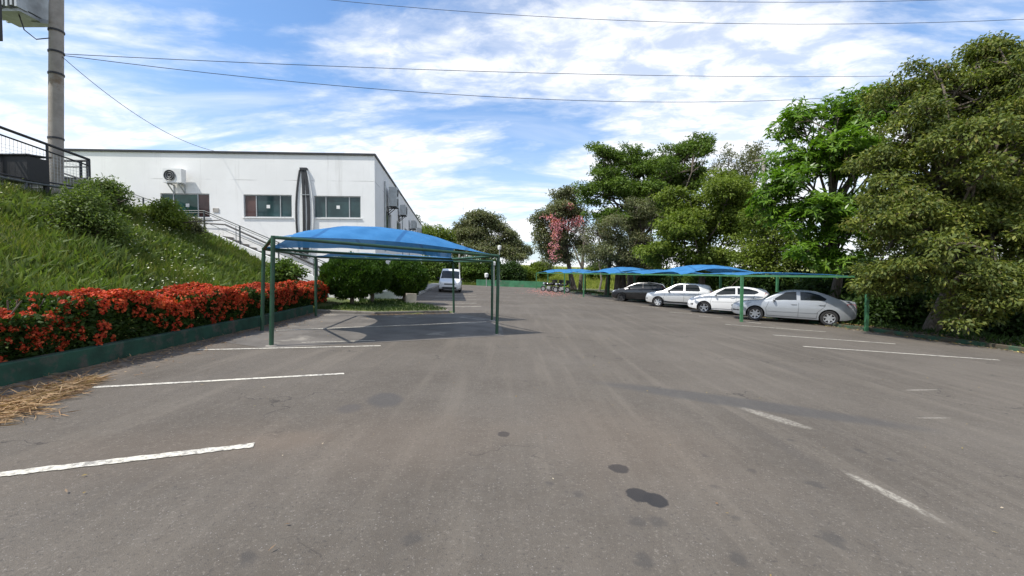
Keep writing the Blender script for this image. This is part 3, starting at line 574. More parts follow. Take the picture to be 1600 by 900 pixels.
for z in (5.72, 5.5, 5.1, 4.75): MB().tube([(xa, 15.35, z), (xb, 15.35, z)], .04 if z > 5.6 else .022, 8).build('rail', M_DARK, rf)
for x in (xa, xa+.14, xb-.24, xb): MB().tube([(x, 15.35, ZS-.25), (x, 15.35, 5.72)], .04, 8).build('post', M_DARK, rf)
MB().tube([(xa, 15.35, 5.70), (xb, 15.25, 5.0)], .03, 8).build('rail', M_DARK, rf)
lr = empty('low_handrail', (-14.3, 12, H(-14.3, 12))); tag(lr, 'low rusty handrail running along the top of the grassy bank', 'railing')
ys2 = np.linspace(8.0, 15.6, 6); lx = -14.35
MB().tube([(lx, y, H(lx, y)+.50) for y in ys2], .038, 8).build('rail', M_RAIL, lr); MB().tube([(lx-.12, y, H(lx, y)+.62) for y in ys2], .024, 8).build('rail', M_DARK, lr)
for y in ys2: MB().tube([(lx, y, H(lx, y)-.1), (lx, y, H(lx, y)+.52)], .035, 8).build('post', M_RAIL, lr)
tag(MB().box((-19.4, 4, ZS-.4), (-19.2, 21, 5.85)).build('street_wall', mat_plain('olive_wall', (0.14, 0.14, 0.11), .9, 0, .15, 1.5)), 'low olive grey wall behind the guard fence at the left edge', 'wall')
cb = empty('black_cabinet', (-14.95, 12.9, ZS)); tag(cb, 'black metal cabinet on legs beside the utility pole', 'cabinet')
m = ML(); m.box((-.6, -.3, .62), (.6, .3, 1.34)); m.build('body', M_BLACK, cb); m = ML(); m.prism([(-.65, -.36, 1.34), (.65, -.36, 1.34), (.65, .34, 1.42), (-.65, .34, 1.42)], (0, 0, .04)); m.build('lid', M_DARK, cb)
for x in (-.52, .52):
    for y in (-.24, .24): m = ML(); m.box((x-.03, y-.03, -.1), (x+.03, y+.03, .62)); m.build('leg', M_BLACK, cb)
# dark signboard reaching into the top left corner
sb = empty('dark_signboard', (-16.2, 12.5, ZS)); tag(sb, 'dark signboard cut by the upper left picture corner', 'sign')
q = P(12, 68, 12.5); z0 = ZS
MB().box((q.x-1.2, 12.5, q.z), (q.x, 12.6, q.z+2.2)).build('board', M_BLACK, sb); MB().tube([(q.x-.62, 12.68, z0-.3), (q.x-.62, 12.68, q.z+2.0)], .07, 10).build('post', M_DARK, sb)

# ------------------------------------------------------------------ near carport
cp = empty('carport', (-3.4, 12, .1)); tag(cp, 'near blue shade-net carport on slim dark green posts beside the hedge', 'carport')
def post_pts(bpx, bpy_, tpx, tpy):
    b = gnd(bpx, bpy_); t = P(tpx, tpy, b.y); return b, t
pA = post_pts(422, 541, 428, 371); pB = post_pts(776, 523, 779, 400); pD = post_pts(768.5, 501, 769.5, 408.5); pF = post_pts(709, 489.6, 708, 409)
pC = (Vector((-6.12, 10.3, .24)), P(413, 389, 10.3)); pE = (Vector((-6.42, 13.8, .26)), P(493.5, 401.5, 13.8))
for b, t in (pA, pB, pC, pD, pE, pF):
    MB().tube([b - Vector((0,0,.12)), t + Vector((0,0,.03))], .042, 12).build('post', M_GREEN, cp, 40)
    if b.x > -5 and b.x < -.2: MB().lathe([(.0, .02), (.09, .018), (.12, 0)], 14, 'z', b).build('post_footing', M_CONC, cp)
A, B, C_, D, E_, F_ = (p[1] for p in (pA, pB, pC, pD, pE, pF))
Q = C_.lerp(D, .765); QF = E_.lerp(F_, 1.0)
for a, b in ((A, B), (C_, D), (E_, F_), (A, C_), (B, Q), (C_, E_), (D, F_)):
    MB().tube([a, b], .036, 10).build('beam', M_GREEN, cp, 40)
def canopy(a, b, c, d, rise, parent, cs=.5, ce=.10, name='canopy', lift=.05):    # a,b front ; d,c back
    a, b, c, d = (Vector(p) for p in (a, b, c, d)); m = MB()
    def fn(u, v):
        uu = u + (cs / (b-a).length) * math.sin(math.pi*v) * (1 - 2*u); vv = v + (ce / max((d-a).length, .1)) * math.sin(math.pi*u) * (1 - 2*v)
        p = a.lerp(b, uu).lerp(d.lerp(c, uu), vv)
        e = max(0, math.sin(math.pi*vv))**.85 * (max(0, 1 - abs(2*uu-1)**2.4))
        z = rise * e + lift * math.sin(math.pi*u) + .010*math.sin(u*31)*math.sin(v*17) + .022*math.sin(14*math.atan2(v-.5, u-.5+.001))*min(1, ((u-.5)**2+(v-.5)**2)*2.2)*math.sin(math.pi*v)
        return p + Vector((0, 0, z + .03))
    m.grid(fn, 40, 26); o = m.build(name, M_CLOTH, parent, 180)
    return o
canopy(A, B, Q, C_, .52, cp, .50, .06); canopy(C_.lerp(D, .14), D, F_, E_, .07, cp, .55, .12, lift=.0)

# ------------------------------------------------------------------ carports along the right kerb
ST = Vector((.89, -.456, 0)).normalized()              # stall direction, nose to tail
NP = [Vector((9.8, 18.0, 0))]
kd = Vector((-.208, .978, 0)); 
for px in (1067, 1006.6, 954, 912, 882, 856, 838):
    r = (px-CX)/F; t = (9.8 - r*18.0) / (.2126 + r) ; NP.append(Vector((9.8 - .2126*t, 18.0 + t, 0)))
TOPH = 1.96
def gz(p, h=0): return Vector((p.x, p.y, lotz(p.x) + h))
names = ['nearest blue carport on the right, over the silver sedan', 'blue carport over the white hatchback', 'blue carport over the pale silver hatchback', 'blue carport over the black car', 'blue carport just beyond the black car', 'blue carport second beyond the black car', 'farthest blue carport, over the motorcycles']
for i in range(7):
    n0, n1 = NP[i], NP[i+1]; r = empty('row_carport', gz(n0)); tag(r, names[i], 'carport', 'carports in the right-hand row')
    dep = 4.2; c = [gz(n0, TOPH), gz(n1, TOPH+.03), gz(n1 + ST*dep, TOPH+.12), gz(n0 + ST*dep, TOPH+.12)]
    e = .09
    posts = [(n0, 0), (n0 + ST*dep, .12)] + ([(n1, .03), (n1 + ST*dep, .12)] if i == 6 else [])
    for k, (p, hh) in enumerate(posts):
        if k == 0 and i in (1, 2, 3): continue             # those front corners hang from the beam, as in the photograph
        MB().bar(gz(p, -.1), gz(p, TOPH+hh+.03), .10, .10, (0, 1, 0)).build('post', M_LTGREEN, r)
    o = kd * .07
    for a, b in ((0, 1), (0, 3), (3, 2)): 
        pa, pb_ = c[a].copy(), c[b].copy(); pa += (o if a in (0, 3) else -o); pb_ += (-o if b in (1, 2) else o)
        MB().bar(pa, pb_, .07, .07).build('beam', M_LTGREEN, r)
    canopy(c[0]+o, c[3]+o, c[2]-o, c[1]-o, (.10, .50, .26, .48, .22, .40, .40)[i], r, .35, 1.15 if i == 0 else .7, lift=.02)

# ------------------------------------------------------------------ vehicles
def smoothpts(pts, xs):
    pts = np.array(pts, float); return np.interp(xs, pts[:, 0], pts[:, 1])
def car(name, spec, paint, label, cat, pos, fwd, group=None):
    L = spec['L']; top = spec['top']; plan = spec['plan']; bot = spec['bot']; belt = spec['belt']; tum = spec.get('tum', .42)
    r = empty(name); tag(r, label, cat, group)
    f = Vector((fwd[0], fwd[1], 0)).normalized(); g = Vector((TILT, 0, 1)).normalized()
    f = (f - g * f.dot(g)).normalized(); lft = g.cross(f)
    # local axes: x runs from nose to tail, y to the car's left, z up
    xa = -f; za = g; ya = lft
    R = Matrix((( xa.x, -ya.x if False else ya.x, za.x), (xa.y, ya.y, za.y), (xa.z, ya.z, za.z)))
    if R.determinant() < 0: R = Matrix(((xa.x, -ya.x, za.x), (xa.y, -ya.y, za.y), (xa.z, -ya.z, za.z)))
    r.matrix_world = Matrix.Translation(pos) @ R.to_4x4()
    sgn = 1 if R.col[1].dot(lft) > 0 else -1               # local y sign of the car's left side
    key = lambda tb: (lambda x: float(np.interp(x, [p[0] for p in tb], [p[1] for p in tb])))
    Tz, Pw, Bz, Be = key(top), key(plan), key(bot), key(belt)
    def W(x, z):
        wb = Pw(x); b = Be(x); zb = Bz(x); rn = .965
        if z <= b:
            t = (z - zb) / max(b - zb, .01); return wb * (.945 + .055 * math.sin(math.pi * min(1, max(0, t) * .95 + .02)) ** .6) - max(0, t - .72) * .05
        return W(x, b) - .012 - (z - b) * tum
    xs = sorted(set(list(np.linspace(0, L, 57)) + [.02, .05, .1, L-.02, L-.05, L-.1])); m = ML(); nl, nu, nt = 9, 5, 6; ring = None
    for x in xs:
        zt = Tz(x); zb = Bz(x); b = min(Be(x), zt - .03); pts = []
        half = [(0, zb), (W(x, zb) * .9, zb)] + [(W(x, zb + (b-zb)*k/nl), zb + .03 + (b-zb-.03)*k/nl) for k in range(nl + 1)]
        ze = max(zt - .035, b + .004); half += [(W(x, b + (ze-b)*k/nu), b + (ze-b)*k/nu) for k in range(1, nu + 1)]
        we = W(x, ze); half += [(we * math.cos(math.pi/2*k/nt)**.8 if k < nt else 0, ze + (zt - ze) * math.sin(math.pi/2*k/nt)**.6 + .012*math.sin(math.pi/2*k/nt)) for k in range(1, nt + 1)]
        full = half + [(-y, z) for y, z in half[-2:0:-1]]; ring = len(full); m.v += [(x, y, z) for y, z in full]
    for i in range(len(xs) - 1):
        for k in range(ring): m.f.append((i*ring+k, i*ring+(k+1)%ring, (i+1)*ring+(k+1)%ring, (i+1)*ring+k))
    m.f += [tuple(range(ring)), tuple((len(xs)-1)*ring + k for k in range(ring-1, -1, -1))]
    me = m.mesh('body'); me.materials.append(paint); me.materials.append(M_BLACK)
    bo = bpy.data.objects.new('body', me); COL.objects.link(bo)
    rw = spec['rw']; cut = ML()
    for wx in spec['wheels']:
        for s in (-1, 1):
            n = 28; pts = [(wx + (rw+.055)*math.cos(2*math.pi*k/n), s*.56, rw + (rw+.055)*math.sin(2*math.pi*k/n)) for k in range(n)]; cut.prism(pts, (0, s*.7, 0))
    cm = cut.mesh('cut'); cm.materials.append(paint); cm.materials.append(M_BLACK); cm.polygons.foreach_set('material_index', np.ones(len(cm.polygons), np.int32))
    co = bpy.data.objects.new('cut', cm); COL.objects.link(co)
    md = bo.modifiers.new('arch', 'BOOLEAN'); md.object = co; md.operation = 'DIFFERENCE'; md.solver = 'EXACT'
    dg = bpy.context.evaluated_depsgraph_get(); me2 = bpy.data.meshes.new_from_object(bo.evaluated_get(dg)); me2.name = 'body'
    bpy.data.objects.remove(co); bo.modifiers.clear(); bo.data = me2; bpy.data.meshes.remove(me); bpy.data.meshes.remove(cm); bo.parent = r
    me2.polygons.foreach_set('use_smooth', np.ones(len(me2.polygons), bool)); me2.set_sharp_from_angle(angle=rad(32))
    def outline(poly, off, s, n=6):                        # polygon in (x,z) laid on the side
        pts = []
        for i in range(len(poly)):
            p, q = poly[i], poly[(i+1) % len(poly)]
            for k in range(n): x = p[0]+(q[0]-p[0])*k/n; z = p[1]+(q[1]-p[1])*k/n; pts.append((x, s*(W(x, z)+off), z))
        return pts
    def side_panel(poly, name, mat, parent, off=.006, both=True, th=.012, n=3):
        for s in ((1, -1) if both else (sgn,)):
            p = ML(); pts = outline(poly, off, s, n); p.prism(pts, (0, -s*th, 0)); p.build(name, mat, parent, 30)
    def top_panel(x0, x1, k, name, mat, off=.008, inset=.07):
        p = ML()
        def fn(u, v):
            x = x0 + (x1-x0)*v; zt = Tz(x); w = W(x, max(zt-.035, Be(x))) - inset*(.6 if v > .5 else 1.0); q = 2*u-1
            y = w*q; z = zt + .012 - .030*abs(q)**3.2; dz = (Tz(x+.05)-Tz(x-.05))/.1; nn = Vector((-dz, 0, 1)).normalized()
            return Vector((x, y, z)) + nn*off
        p.grid(fn, 10, 8); p.build(name, mat, r, 180)
    top_panel(*spec['wind'], 1, 'windscreen', M_CARGLASS); top_panel(*spec['rear'], 1, 'rear_window', M_CARGLASS)
    for poly in spec['windows']: side_panel(poly, 'side_window', M_CARGLASS, r)
    for poly in spec.get('lines', []):
        for s in (1, -1):
            p = ML(); pp = []
            for a, b in zip(poly[:-1], poly[1:]):
                for k in range(6): x = a[0]+(b[0]-a[0])*k/6; z = a[1]+(b[1]-a[1])*k/6; pp.append((x, s*(W(x, z)+.0005), z))
            pp.append((poly[-1][0], s*(W(*poly[-1])+.0005), poly[-1][1])); p.tube(pp, .0055, 4); p.build('door_gap', M_BLACK, r)
    for poly, mt in spec.get('trim', []): side_panel(poly, 'side_moulding', mt if mt else paint, r, .012, True, .02, 4)
    for poly in spec['head']: side_panel(poly, 'headlight', M_HEAD, r, .006, True, .02, 5)
    for poly in spec['tail']: side_panel(poly, 'tail_light', M_TAIL, r, .006, True, .02, 5)
    for poly in spec.get('fog', []): side_panel(poly, 'fog_light_recess', M_BLACK, r, .005, True, .02, 5)
    for x, z in spec['handles']:
        for s in (1, -1): p = ML(); w = W(x, z); p.tube([(x-.10, s*(w+.002), z), (x-.08, s*(w+.03), z), (x+.08, s*(w+.03), z), (x+.10, s*(w+.002), z)], .014, 6); p.build('door_handle', paint, r, 40)
    mx, mz = spec['mirror']
    for s in (1, -1):
        w = W(mx, mz); p = ML(); prof = [(.0, 0), (.055, .02), (.075, .07), (.07, .15), (.045, .20), (.0, .215)]
        p.lathe(prof, 12, 'y', (0, 0, 0)); p.v = [(mx + v[0]*.75, s*(w + .02 + v[1]), mz + .03 + v[2]*.95) for v in p.v]; p.build('wing_mirror', spec.get('mirmat') or paint, r, 50)
    # fascia pieces at nose and tail
    for (y0, y1, z0, z1, mt, nm) in spec.get('nose', []):
        p = ML(); p.box((-.012, y0, z0), (.05, y1, z1)); p.build(nm, mt, r)
    p = ML(); p.box((L-.05, -.26, .55 if L < 4.8 else .7), (L+.012, .26, .67 if L < 4.8 else .82)); p.build('number_plate', M_GALV, r)
    for wx in spec['wheels']:
        for s in (1, -1):
            yo = Pw(wx) * .985; tw = .20; w = ML()
            w.w = False; w.lathe([(rw*.64, s*(yo-tw)), (rw*.93, s*(yo-tw)), (rw, s*(yo-tw+.03)), (rw, s*(yo-.035)), (rw*.955, s*(yo-.008)), (rw*.80, s*yo), (rw*.68, s*(yo-.012)), (rw*.64, s*(yo-.05)), (rw*.64, s*(yo-tw))], 32, 'y', (wx, 0, rw)); ty = w.build('wheel', M_RUBBER, r, 40)
            rm = ML(); rm.lathe([(rw*.60, s*(yo-.10)), (rw*.655, s*(yo-.02)), (rw*.66, s*(yo-.008)), (rw*.61, s*(yo-.012)), (rw*.58, s*(yo-.06))], 32, 'y', (wx, 0, rw)); ns = spec.get('spokes', 5)
            for k in range(ns):
                a = 2*math.pi*(k+.25)/ns; ca, sa = math.cos(a), math.sin(a); hw0, hw1 = rw*.16, rw*.085 if ns < 7 else rw*.06
                def pt(rr, t, o): return (wx + ca*rr - sa*t, s*(yo - o), rw + sa*rr + ca*t)
                rm.add([pt(rw*.10,-hw0,.022), pt(rw*.10,hw0,.022), pt(rw*.62,hw1,.018), pt(rw*.62,-hw1,.018), pt(rw*.10,-hw0,.06), pt(rw*.10,hw0,.06), pt(rw*.62,hw1,.06), pt(rw*.62,-hw1,.06)], [(0,1,2,3),(7,6,5,4),(0,4,5,1),(1,5,6,2),(2,6,7,3),(3,7,4,0)])
            rm.lathe([(0, s*(yo-.016)), (rw*.15, s*(yo-.018)), (rw*.17, s*(yo-.05))], 16, 'y', (wx, 0, rw)); rm.build('rim', spec.get('rim', M_RIM), ty, 35)
            bk = ML(); bk.lathe([(0, s*(yo-.085)), (rw*.62, s*(yo-.085))], 24, 'y', (wx, 0, rw)); bk.build('brake_disc', M_BLACK, ty)
    return r
SEDAN = dict(L=4.60, rw=.318, wheels=(.93, 3.63), spokes=7,
    top=[(0,.56),(.03,.66),(.12,.74),(.35,.83),(.8,.915),(1.22,.975),(1.5,1.15),(1.85,1.335),(2.05,1.405),(2.4,1.450),(2.8,1.455),(3.2,1.415),(3.55,1.30),(3.9,1.155),(4.1,1.085),(4.3,1.07),(4.5,1.055),(4.56,.98),(4.6,.85)],
    plan=[(0,.50),(.03,.60),(.12,.70),(.3,.80),(.6,.865),(1.0,.89),(2.4,.90),(3.6,.89),(4.1,.85),(4.4,.79),(4.55,.70),(4.6,.60)],
    bot=[(0,.34),(.1,.25),(.4,.20),(1,.19),(3.7,.19),(4.2,.23),(4.5,.32),(4.6,.40)], belt=[(0,.54),(.1,.66),(.4,.76),(1.2,.90),(2.0,.945),(3.5,1.0),(4.2,1.02),(4.5,.99),(4.6,.8)],
    wind=(1.26, 2.0), rear=(3.28, 3.98),
    windows=[[(1.66,.965),(1.60,1.0),(2.08,1.335),(2.45,1.375),(2.46,.985)], [(2.60,.99),(2.59,1.38),(2.95,1.365),(3.28,1.275),(3.52,1.12),(3.46,1.04)]],
    lines=[[(1.36,.30),(1.33,.6),(1.45,.93)], [(2.53,.28),(2.53,1.0)], [(3.52,1.05),(3.46,.8),(3.22,.55),(3.18,.29)], [(1.36,.29),(3.18,.285)], [(.75,.82),(.36,.60),(.2,.58)]],
    trim=[([(1.38,.47),(2.50,.48),(2.50,.53),(1.38,.52)], None), ([(2.56,.48),(3.16,.49),(3.2,.54),(2.56,.53)], None)],
    head=[[(.045,.60),(.10,.715),(.50,.81),(.58,.80),(.32,.65)]], tail=[[(4.28,.80),(4.18,.94),(4.50,.95),(4.58,.80)]], fog=[[(.03,.42),(.05,.47),(.30,.46),(.28,.41)]],
    handles=[(2.36,.83),(3.34,.86)], mirror=(1.62,.955), nose=[(-.36,.36,.36,.46,M_BLACK,'lower_grille'), (-.30,.30,.54,.62,M_BLACK,'grille')])
HATCH = dict(SEDAN); HATCH.update(L=3.97, rw=.305, wheels=(.83, 3.32), spokes=5,
    top=[(0,.55),(.03,.66),(.12,.75),(.35,.86),(.7,.95),(1.02,1.03),(1.35,1.22),(1.7,1.385),(2.0,1.455),(2.4,1.485),(2.9,1.465),(3.3,1.42),(3.6,1.37),(3.70,1.25),(3.85,1.06),(3.93,.9),(3.97,.75)],
    plan=[(0,.48),(.03,.58),(.12,.68),(.3,.78),(.6,.835),(1.0,.86),(2.2,.87),(3.2,.865),(3.6,.82),(3.85,.74),(3.97,.60)],
    bot=[(0,.34),(.1,.25),(.4,.20),(1,.19),(3.4,.19),(3.7,.26),(3.97,.38)], belt=[(0,.53),(.1,.66),(.4,.79),(1.0,.93),(2.0,1.0),(3.3,1.09),(3.7,1.10),(3.97,.72)],
    wind=(1.06, 1.86), rear=(3.62, 3.84),
    windows=[[(1.36,1.0),(1.30,1.03),(1.78,1.355),(2.25,1.405),(2.27,1.02)], [(2.36,1.03),(2.34,1.41),(2.85,1.385),(3.22,1.29),(3.30,1.21),(3.10,1.10)]],
    lines=[[(1.17,.30),(1.12,.6),(1.20,.95)], [(2.31,.28),(2.31,1.0)], [(3.12,1.1),(3.05,.8),(2.88,.55),(2.84,.29)], [(1.17,.29),(2.84,.285)], [(1.2,.62),(2.85,.70)]], trim=[],
    head=[[(.06,.66),(.14,.76),(.62,.93),(.66,.90),(.34,.72)]], tail=[[(3.50,1.0),(3.60,1.24),(3.72,1.14),(3.80,.98)]], fog=[[(.03,.40),(.04,.46),(.30,.50),(.27,.40)]],
    handles=[(2.14,.90),(2.98,.97)], mirror=(1.36,.985), nose=[(-.40,.40,.34,.55,M_BLACK,'lower_grille')])
TALL = dict(HATCH); TALL.update(L=4.02, wheels=(.80, 3.39), spokes=6, rim=mat_plain('steel_wheel_cover', (0.60, 0.61, 0.62), .4, .3),
    top=[(0,.58),(.03,.70),(.12,.80),(.35,.89),(.75,.97),(1.05,1.03),(1.4,1.25),(1.75,1.44),(2.0,1.505),(2.5,1.53),(3.0,1.52),(3.4,1.48),(3.68,1.40),(3.80,1.20),(3.94,1.0),(4.02,.8)],
    plan=[(0,.52),(.03,.62),(.12,.71),(.3,.80),(.6,.85),(1.0,.87),(2.2,.88),(3.2,.875),(3.7,.83),(3.9,.75),(4.02,.62)], bot=[(0,.36),(.1,.27),(.4,.22),(1,.21),(3.4,.21),(3.7,.28),(4.02,.4)],
    belt=[(0,.56),(.1,.70),(.4,.82),(1.0,.94),(2.0,.985),(3.3,1.02),(3.7,1.03),(4.02,.77)], wind=(1.10, 1.88), rear=(3.70, 3.88),
    windows=[[(1.42,.985),(1.36,1.02),(1.84,1.40),(2.22,1.455),(2.24,1.0)], [(2.36,1.0),(2.34,1.455),(2.9,1.45),(3.06,1.40),(3.18,1.12),(3.05,1.02)]],
    lines=[[(1.17,.32),(1.12,.6),(1.22,.95)], [(2.29,.30),(2.29,1.0)], [(3.12,1.04),(3.08,.8),(2.92,.56),(2.88,.31)], [(1.17,.31),(2.88,.305)]], trim=[([(1.18,.30),(2.86,.30),(2.86,.38),(1.18,.38)], M_BLACK)],
    head=[[(.06,.70),(.12,.82),(.50,.91),(.56,.86),(.34,.74)]], tail=[[(3.78,.80),(3.72,1.10),(3.84,1.10),(3.95,.80)]], fog=[[(.04,.46),(.06,.54),(.16,.54),(.16,.46)]], handles=[(2.12,.88),(2.98,.90)], mirror=(1.42,.98), mirmat=M_BLACK)
def shrink(tb, k): return [(x, z*k) for x, z in tb]
VAN = dict(L=5.3, rw=.34, wheels=(.95, 4.1), spokes=5, tum=.16,
    top=[(0,.86),(.03,.98),(.15,1.06),(.45,1.17),(.75,1.28),(1.15,1.72),(1.45,2.03),(1.7,2.20),(2.1,2.28),(3.5,2.29),(5.0,2.26),(5.2,2.18),(5.27,1.6),(5.3,1.2)],
    plan=[(0,.66),(.03,.78),(.12,.88),(.3,.94),(.7,.965),(4.8,.965),(5.2,.93),(5.3,.88)], bot=[(0,.30),(.2,.24),(4.8,.26),(5.3,.4)], belt=[(0,.84),(.2,.96),(.8,1.12),(2,1.18),(5,1.18),(5.3,1.1)],
    wind=(.80, 1.50), rear=(5.21, 5.26), windows=[[(1.05,1.25),(1.45,1.80),(2.1,1.86),(2.1,1.25)], [(2.3,1.3),(2.3,1.86),(3.5,1.86),(3.5,1.3)], [(3.7,1.3),(3.7,1.86),(4.9,1.82),(4.9,1.3)]],
    lines=[[(2.2,.35),(2.2,1.9)]], trim=[], head=[[(.03,.82),(.10,.96),(.42,1.06),(.40,.88)]], tail=[[(5.2,.9),(5.2,1.4),(5.28,1.4),(5.28,.9)]], fog=[[(.005,.40),(.01,.66),(.26,.66),(.26,.40)]],
    handles=[(1.95,1.05)], mirror=(.95,1.28), mirmat=M_BLACK, nose=[(-.58,.58,.34,.52,M_BLACK,'lower_grille'), (-.42,.42,.74,.84,M_BLACK,'grille'), (-.22,.22,.57,.68,M_WHITE,'front_number_plate')])
for k_ in ('top', 'belt'): VAN[k_] = shrink(VAN[k_], .84)
VAN['plan'] = shrink(VAN['plan'], .95)
for k_ in ('windows', 'head', 'tail', 'fog', 'lines'): VAN[k_] = [shrink(p, .84) for p in VAN[k_]]
VAN['mirror'] = (.95, 1.08); VAN['handles'] = [(1.95, .88)]; VAN['nose'] = [(a, b, c*.86, d*.86, m_, n_) for a, b, c, d, m_, n_ in VAN['nose']]
def park(name, spec, paint, label, wheel, cat='car', group='cars parked under the right-hand carports'):
    # wheel = ground point below the near front wheel
    f = -ST; lft = Vector((-f.y, f.x, 0)); w = Vector(wheel); pos = w - lft * .80 + f * spec['wheels'][0]; pos.z = lotz(pos.x) + .004
    return car(name, spec, paint, label, cat, pos, f, group)
park('sedan', SEDAN, M_SILVER, 'silver four-door sedan parked nearest under the right-hand carports', gnd(1180, 501))
park('hatchback', HATCH, M_WHITEP, 'white hatchback with swept-up window line beside the silver sedan', gnd(1100, 489.5))
park('hatchback', TALL, M_PALE, 'pale silver upright hatchback with black sill between white and black cars', gnd(1028, 479.3))
bk = dict(HATCH); bk.update(rim=M_DARK, mirmat=M_BLACK, spokes=5); park('hatchback', bk, M_BLACKP, 'black hatchback with dark wheels, farthest of the parked row', gnd(971, 471))
vf = Vector((.10, -1, 0)).normalized(); vp = gnd(701, 457.5); vp = vp + Vector((0, .3, 0)); vp.z = lotz(vp.x) + .004
car('van', VAN, M_WHITEP, 'white high-roof van facing the camera beside the building', 'van', vp, vf)

def motorcycle(pos, rz, label):
    r = empty('motorcycle', pos, rz); tag(r, label, 'motorcycle', 'motorcycles under the far carport')
    for x in (-.62, .62):
        m = ML(); m.lathe([(.20,-.05),(.28,-.06),(.31,0),(.28,.06),(.20,.05)], 20, 'y', (x, 0, .31)); t = m.build('wheel', M_RUBBER, r, 40)
        m = ML(); m.lathe([(.0,-.03),(.2,-.03),(.2,.03),(0,.03)], 12, 'y', (x, 0, .31)); m.build('rim', M_RIM, t)
    m = ML(); m.tube([(-.62, 0, .31), (-.48, 0, .78), (-.40, 0, .98)], .04, 8); m.build('fork', M_GALV, r)
    m = ML(); m.tube([(-.34, -.36, 1.02), (-.42, -.15, 1.0), (-.42, .15, 1.0), (-.34, .36, 1.02)], .02, 6); m.build('handlebar', M_BLACK, r)
    m = ML(); m.tube([(-.45, 0, .85), (-.1, 0, .55), (.3, 0, .5), (.62, 0, .31)], .05, 8); m.build('frame', M_BLACK, r)
    m = ML(); m.tube([(-.42, 0, .82), (-.2, 0, .86), (.05, 0, .80)], [.08, .16, .11], 12); m.build('fuel_tank', M_BLACKP, r, 60)
    m = ML(); m.tube([(.0, 0, .80), (.3, 0, .80), (.75, 0, .88)], [.10, .14, .09], 12); m.build('seat', M_BLACK, r, 60)
    m = ML(); m.box((-.12, -.14, .28), (.25, .14, .58)); m.build('engine', M_GALV, r); m = ML(); m.tube([(.0, .16, .3), (.75, .18, .36)], .05, 8); m.build('exhaust', M_GALV, r)
    m = ML(); m.box((.55, -.2, .95), (.95, .2, 1.28)); m.build('top_box', M_BLACK, r)
    for s in (-1, 1): m = ML(); m.tube([(-.40, s*.24, 1.0), (-.42, s*.30, 1.2)], .01, 5); m.box((-.44, s*.30-.06, 1.17), (-.41, s*.30+.06, 1.26)); m.build('mirror', M_BLACK, r)
    m = ML(); m.tube([(-.62, 0, .86), (-.45, 0, .88)], [.09, .1], 10); m.build('headlamp', M_HEAD, r)
for i, (px, py, a, lb) in enumerate(((857, 455.5, .5, 'dark motorcycle nearest the green wall end'), (867, 456, .45, 'dark motorcycle with a top box in the middle of three'), (877, 457.5, .4, 'dark motorcycle parked nearest the tree trunks'))):
    g = gnd(px, py); motorcycle((g.x, g.y, lotz(g.x) + .002), -a, lb)

# ------------------------------------------------------------------ far boundary: green wall, lamps, stones
gw = ML(); gw.box((-4.9, 58.0, -.3), (4.6, 58.25, .85)); gw.v = [(v[0], v[1], v[2] - TILT*v[0]*.8) for v in gw.v]
tag(gw.build('low_green_wall', mat_plain('faded_green_wall_paint', (0.055, 0.20, 0.10), .8, 0, .25, 1.2, .2, 20, ((0.16, 0.16, 0.12), 1.1, .55, .75))), 'low faded green wall closing the far end of the car park', 'wall')
def lamp(px, base, top, y, w, label):
    b = P(px, base, y); z = lotz(b.x); t = P(px, top, y); r = empty('lamp_post', (b.x, y, z)); tag(r, label, 'lamp', 'white-headed lamps at the far end')
    MB().tube([(b.x, y, z-.1), (b.x, y, t.z-w*1.1)], .05, 8).build('pole', M_GALV, r); m = MB(); m.lathe([(0, -w*1.2), (w*.5, -w*1.2), (w*.6, -w*.2), (w*.45, 0), (0, .04)], 12, 'z', (b.x, y, t.z)); m.build('lamp_head', M_WHITE, r, 40)
lamp(760, 447, 427, 54, .42, 'short white-headed lamp just left of the green wall'); lamp(772, 447, 409, 52, .36, 'middle white-headed lamp seen behind the carport posts'); lamp(780.5, 447, 384, 50, .38, 'tallest white-headed lamp right of the carport corner')
g = P(718, 405, 50); r = empty('light_pole', (g.x, 50, lotz(g.x))); tag(r, 'plain pale pole standing right behind the white van', 'pole'); MB().tube([(g.x, 50, 0), (g.x, 50, 4.2)], .09, 10).build('shaft', M_PAVE, r); MB().tube([(g.x, 50, 4.1), (g.x+.5, 50, 4.25)], .04, 6).build('arm', M_GALV, r)
g = P(724, 316, 95); MAST = empty('antenna_mast', (g.x, 95, 0)); tag(MAST, 'thin antenna mast rising above the domed tree', 'antenna'); MB().tube([(g.x, 95, 0), (g.x, 95, g.z)], [.10, .03], 6).build('mast', M_GALV, MAST); MB().bar((g.x-.7, 95, g.z-1.6), (g.x+.7, 95, g.z-1.6), .05).build('crossbar', M_GALV, MAST)
# concrete block and low white wall among the round bushes
g = gnd(641, 478); bb = ML(); bb.prism([(-.22,-.16,-.05),(.24,-.14,-.05),(.23,.17,-.05),(-.23,.16,-.05)], (0,0,.52)); o = bb.build('concrete_block', mat_plain('cream_block', (0.46, 0.40, 0.32), .9, 0, .15, 3, .3)); o.location = (g.x, g.y, lotz(g.x)+.1); o.rotation_euler = (0, .06, .4); tag(o, 'cream concrete block standing by the bush nearest the van', 'block')
wl = ML(); a = P(548, 470, 20.6); b = P(640, 470, 22.6)
wl.prism([(a.x, a.y, -.1), (b.x, b.y, -.1), (b.x, b.y, .78), (a.x, a.y, .78)], (-.03, .14, 0)); tag(wl.build('low_white_wall', mat_plain('bluish_white_wall', (0.58, 0.62, 0.63), .85, 0, .1, 1.5, .2, 30, ((.35,.34,.3), 2, .55, .75))), 'low white wall behind the round bushes', 'wall')

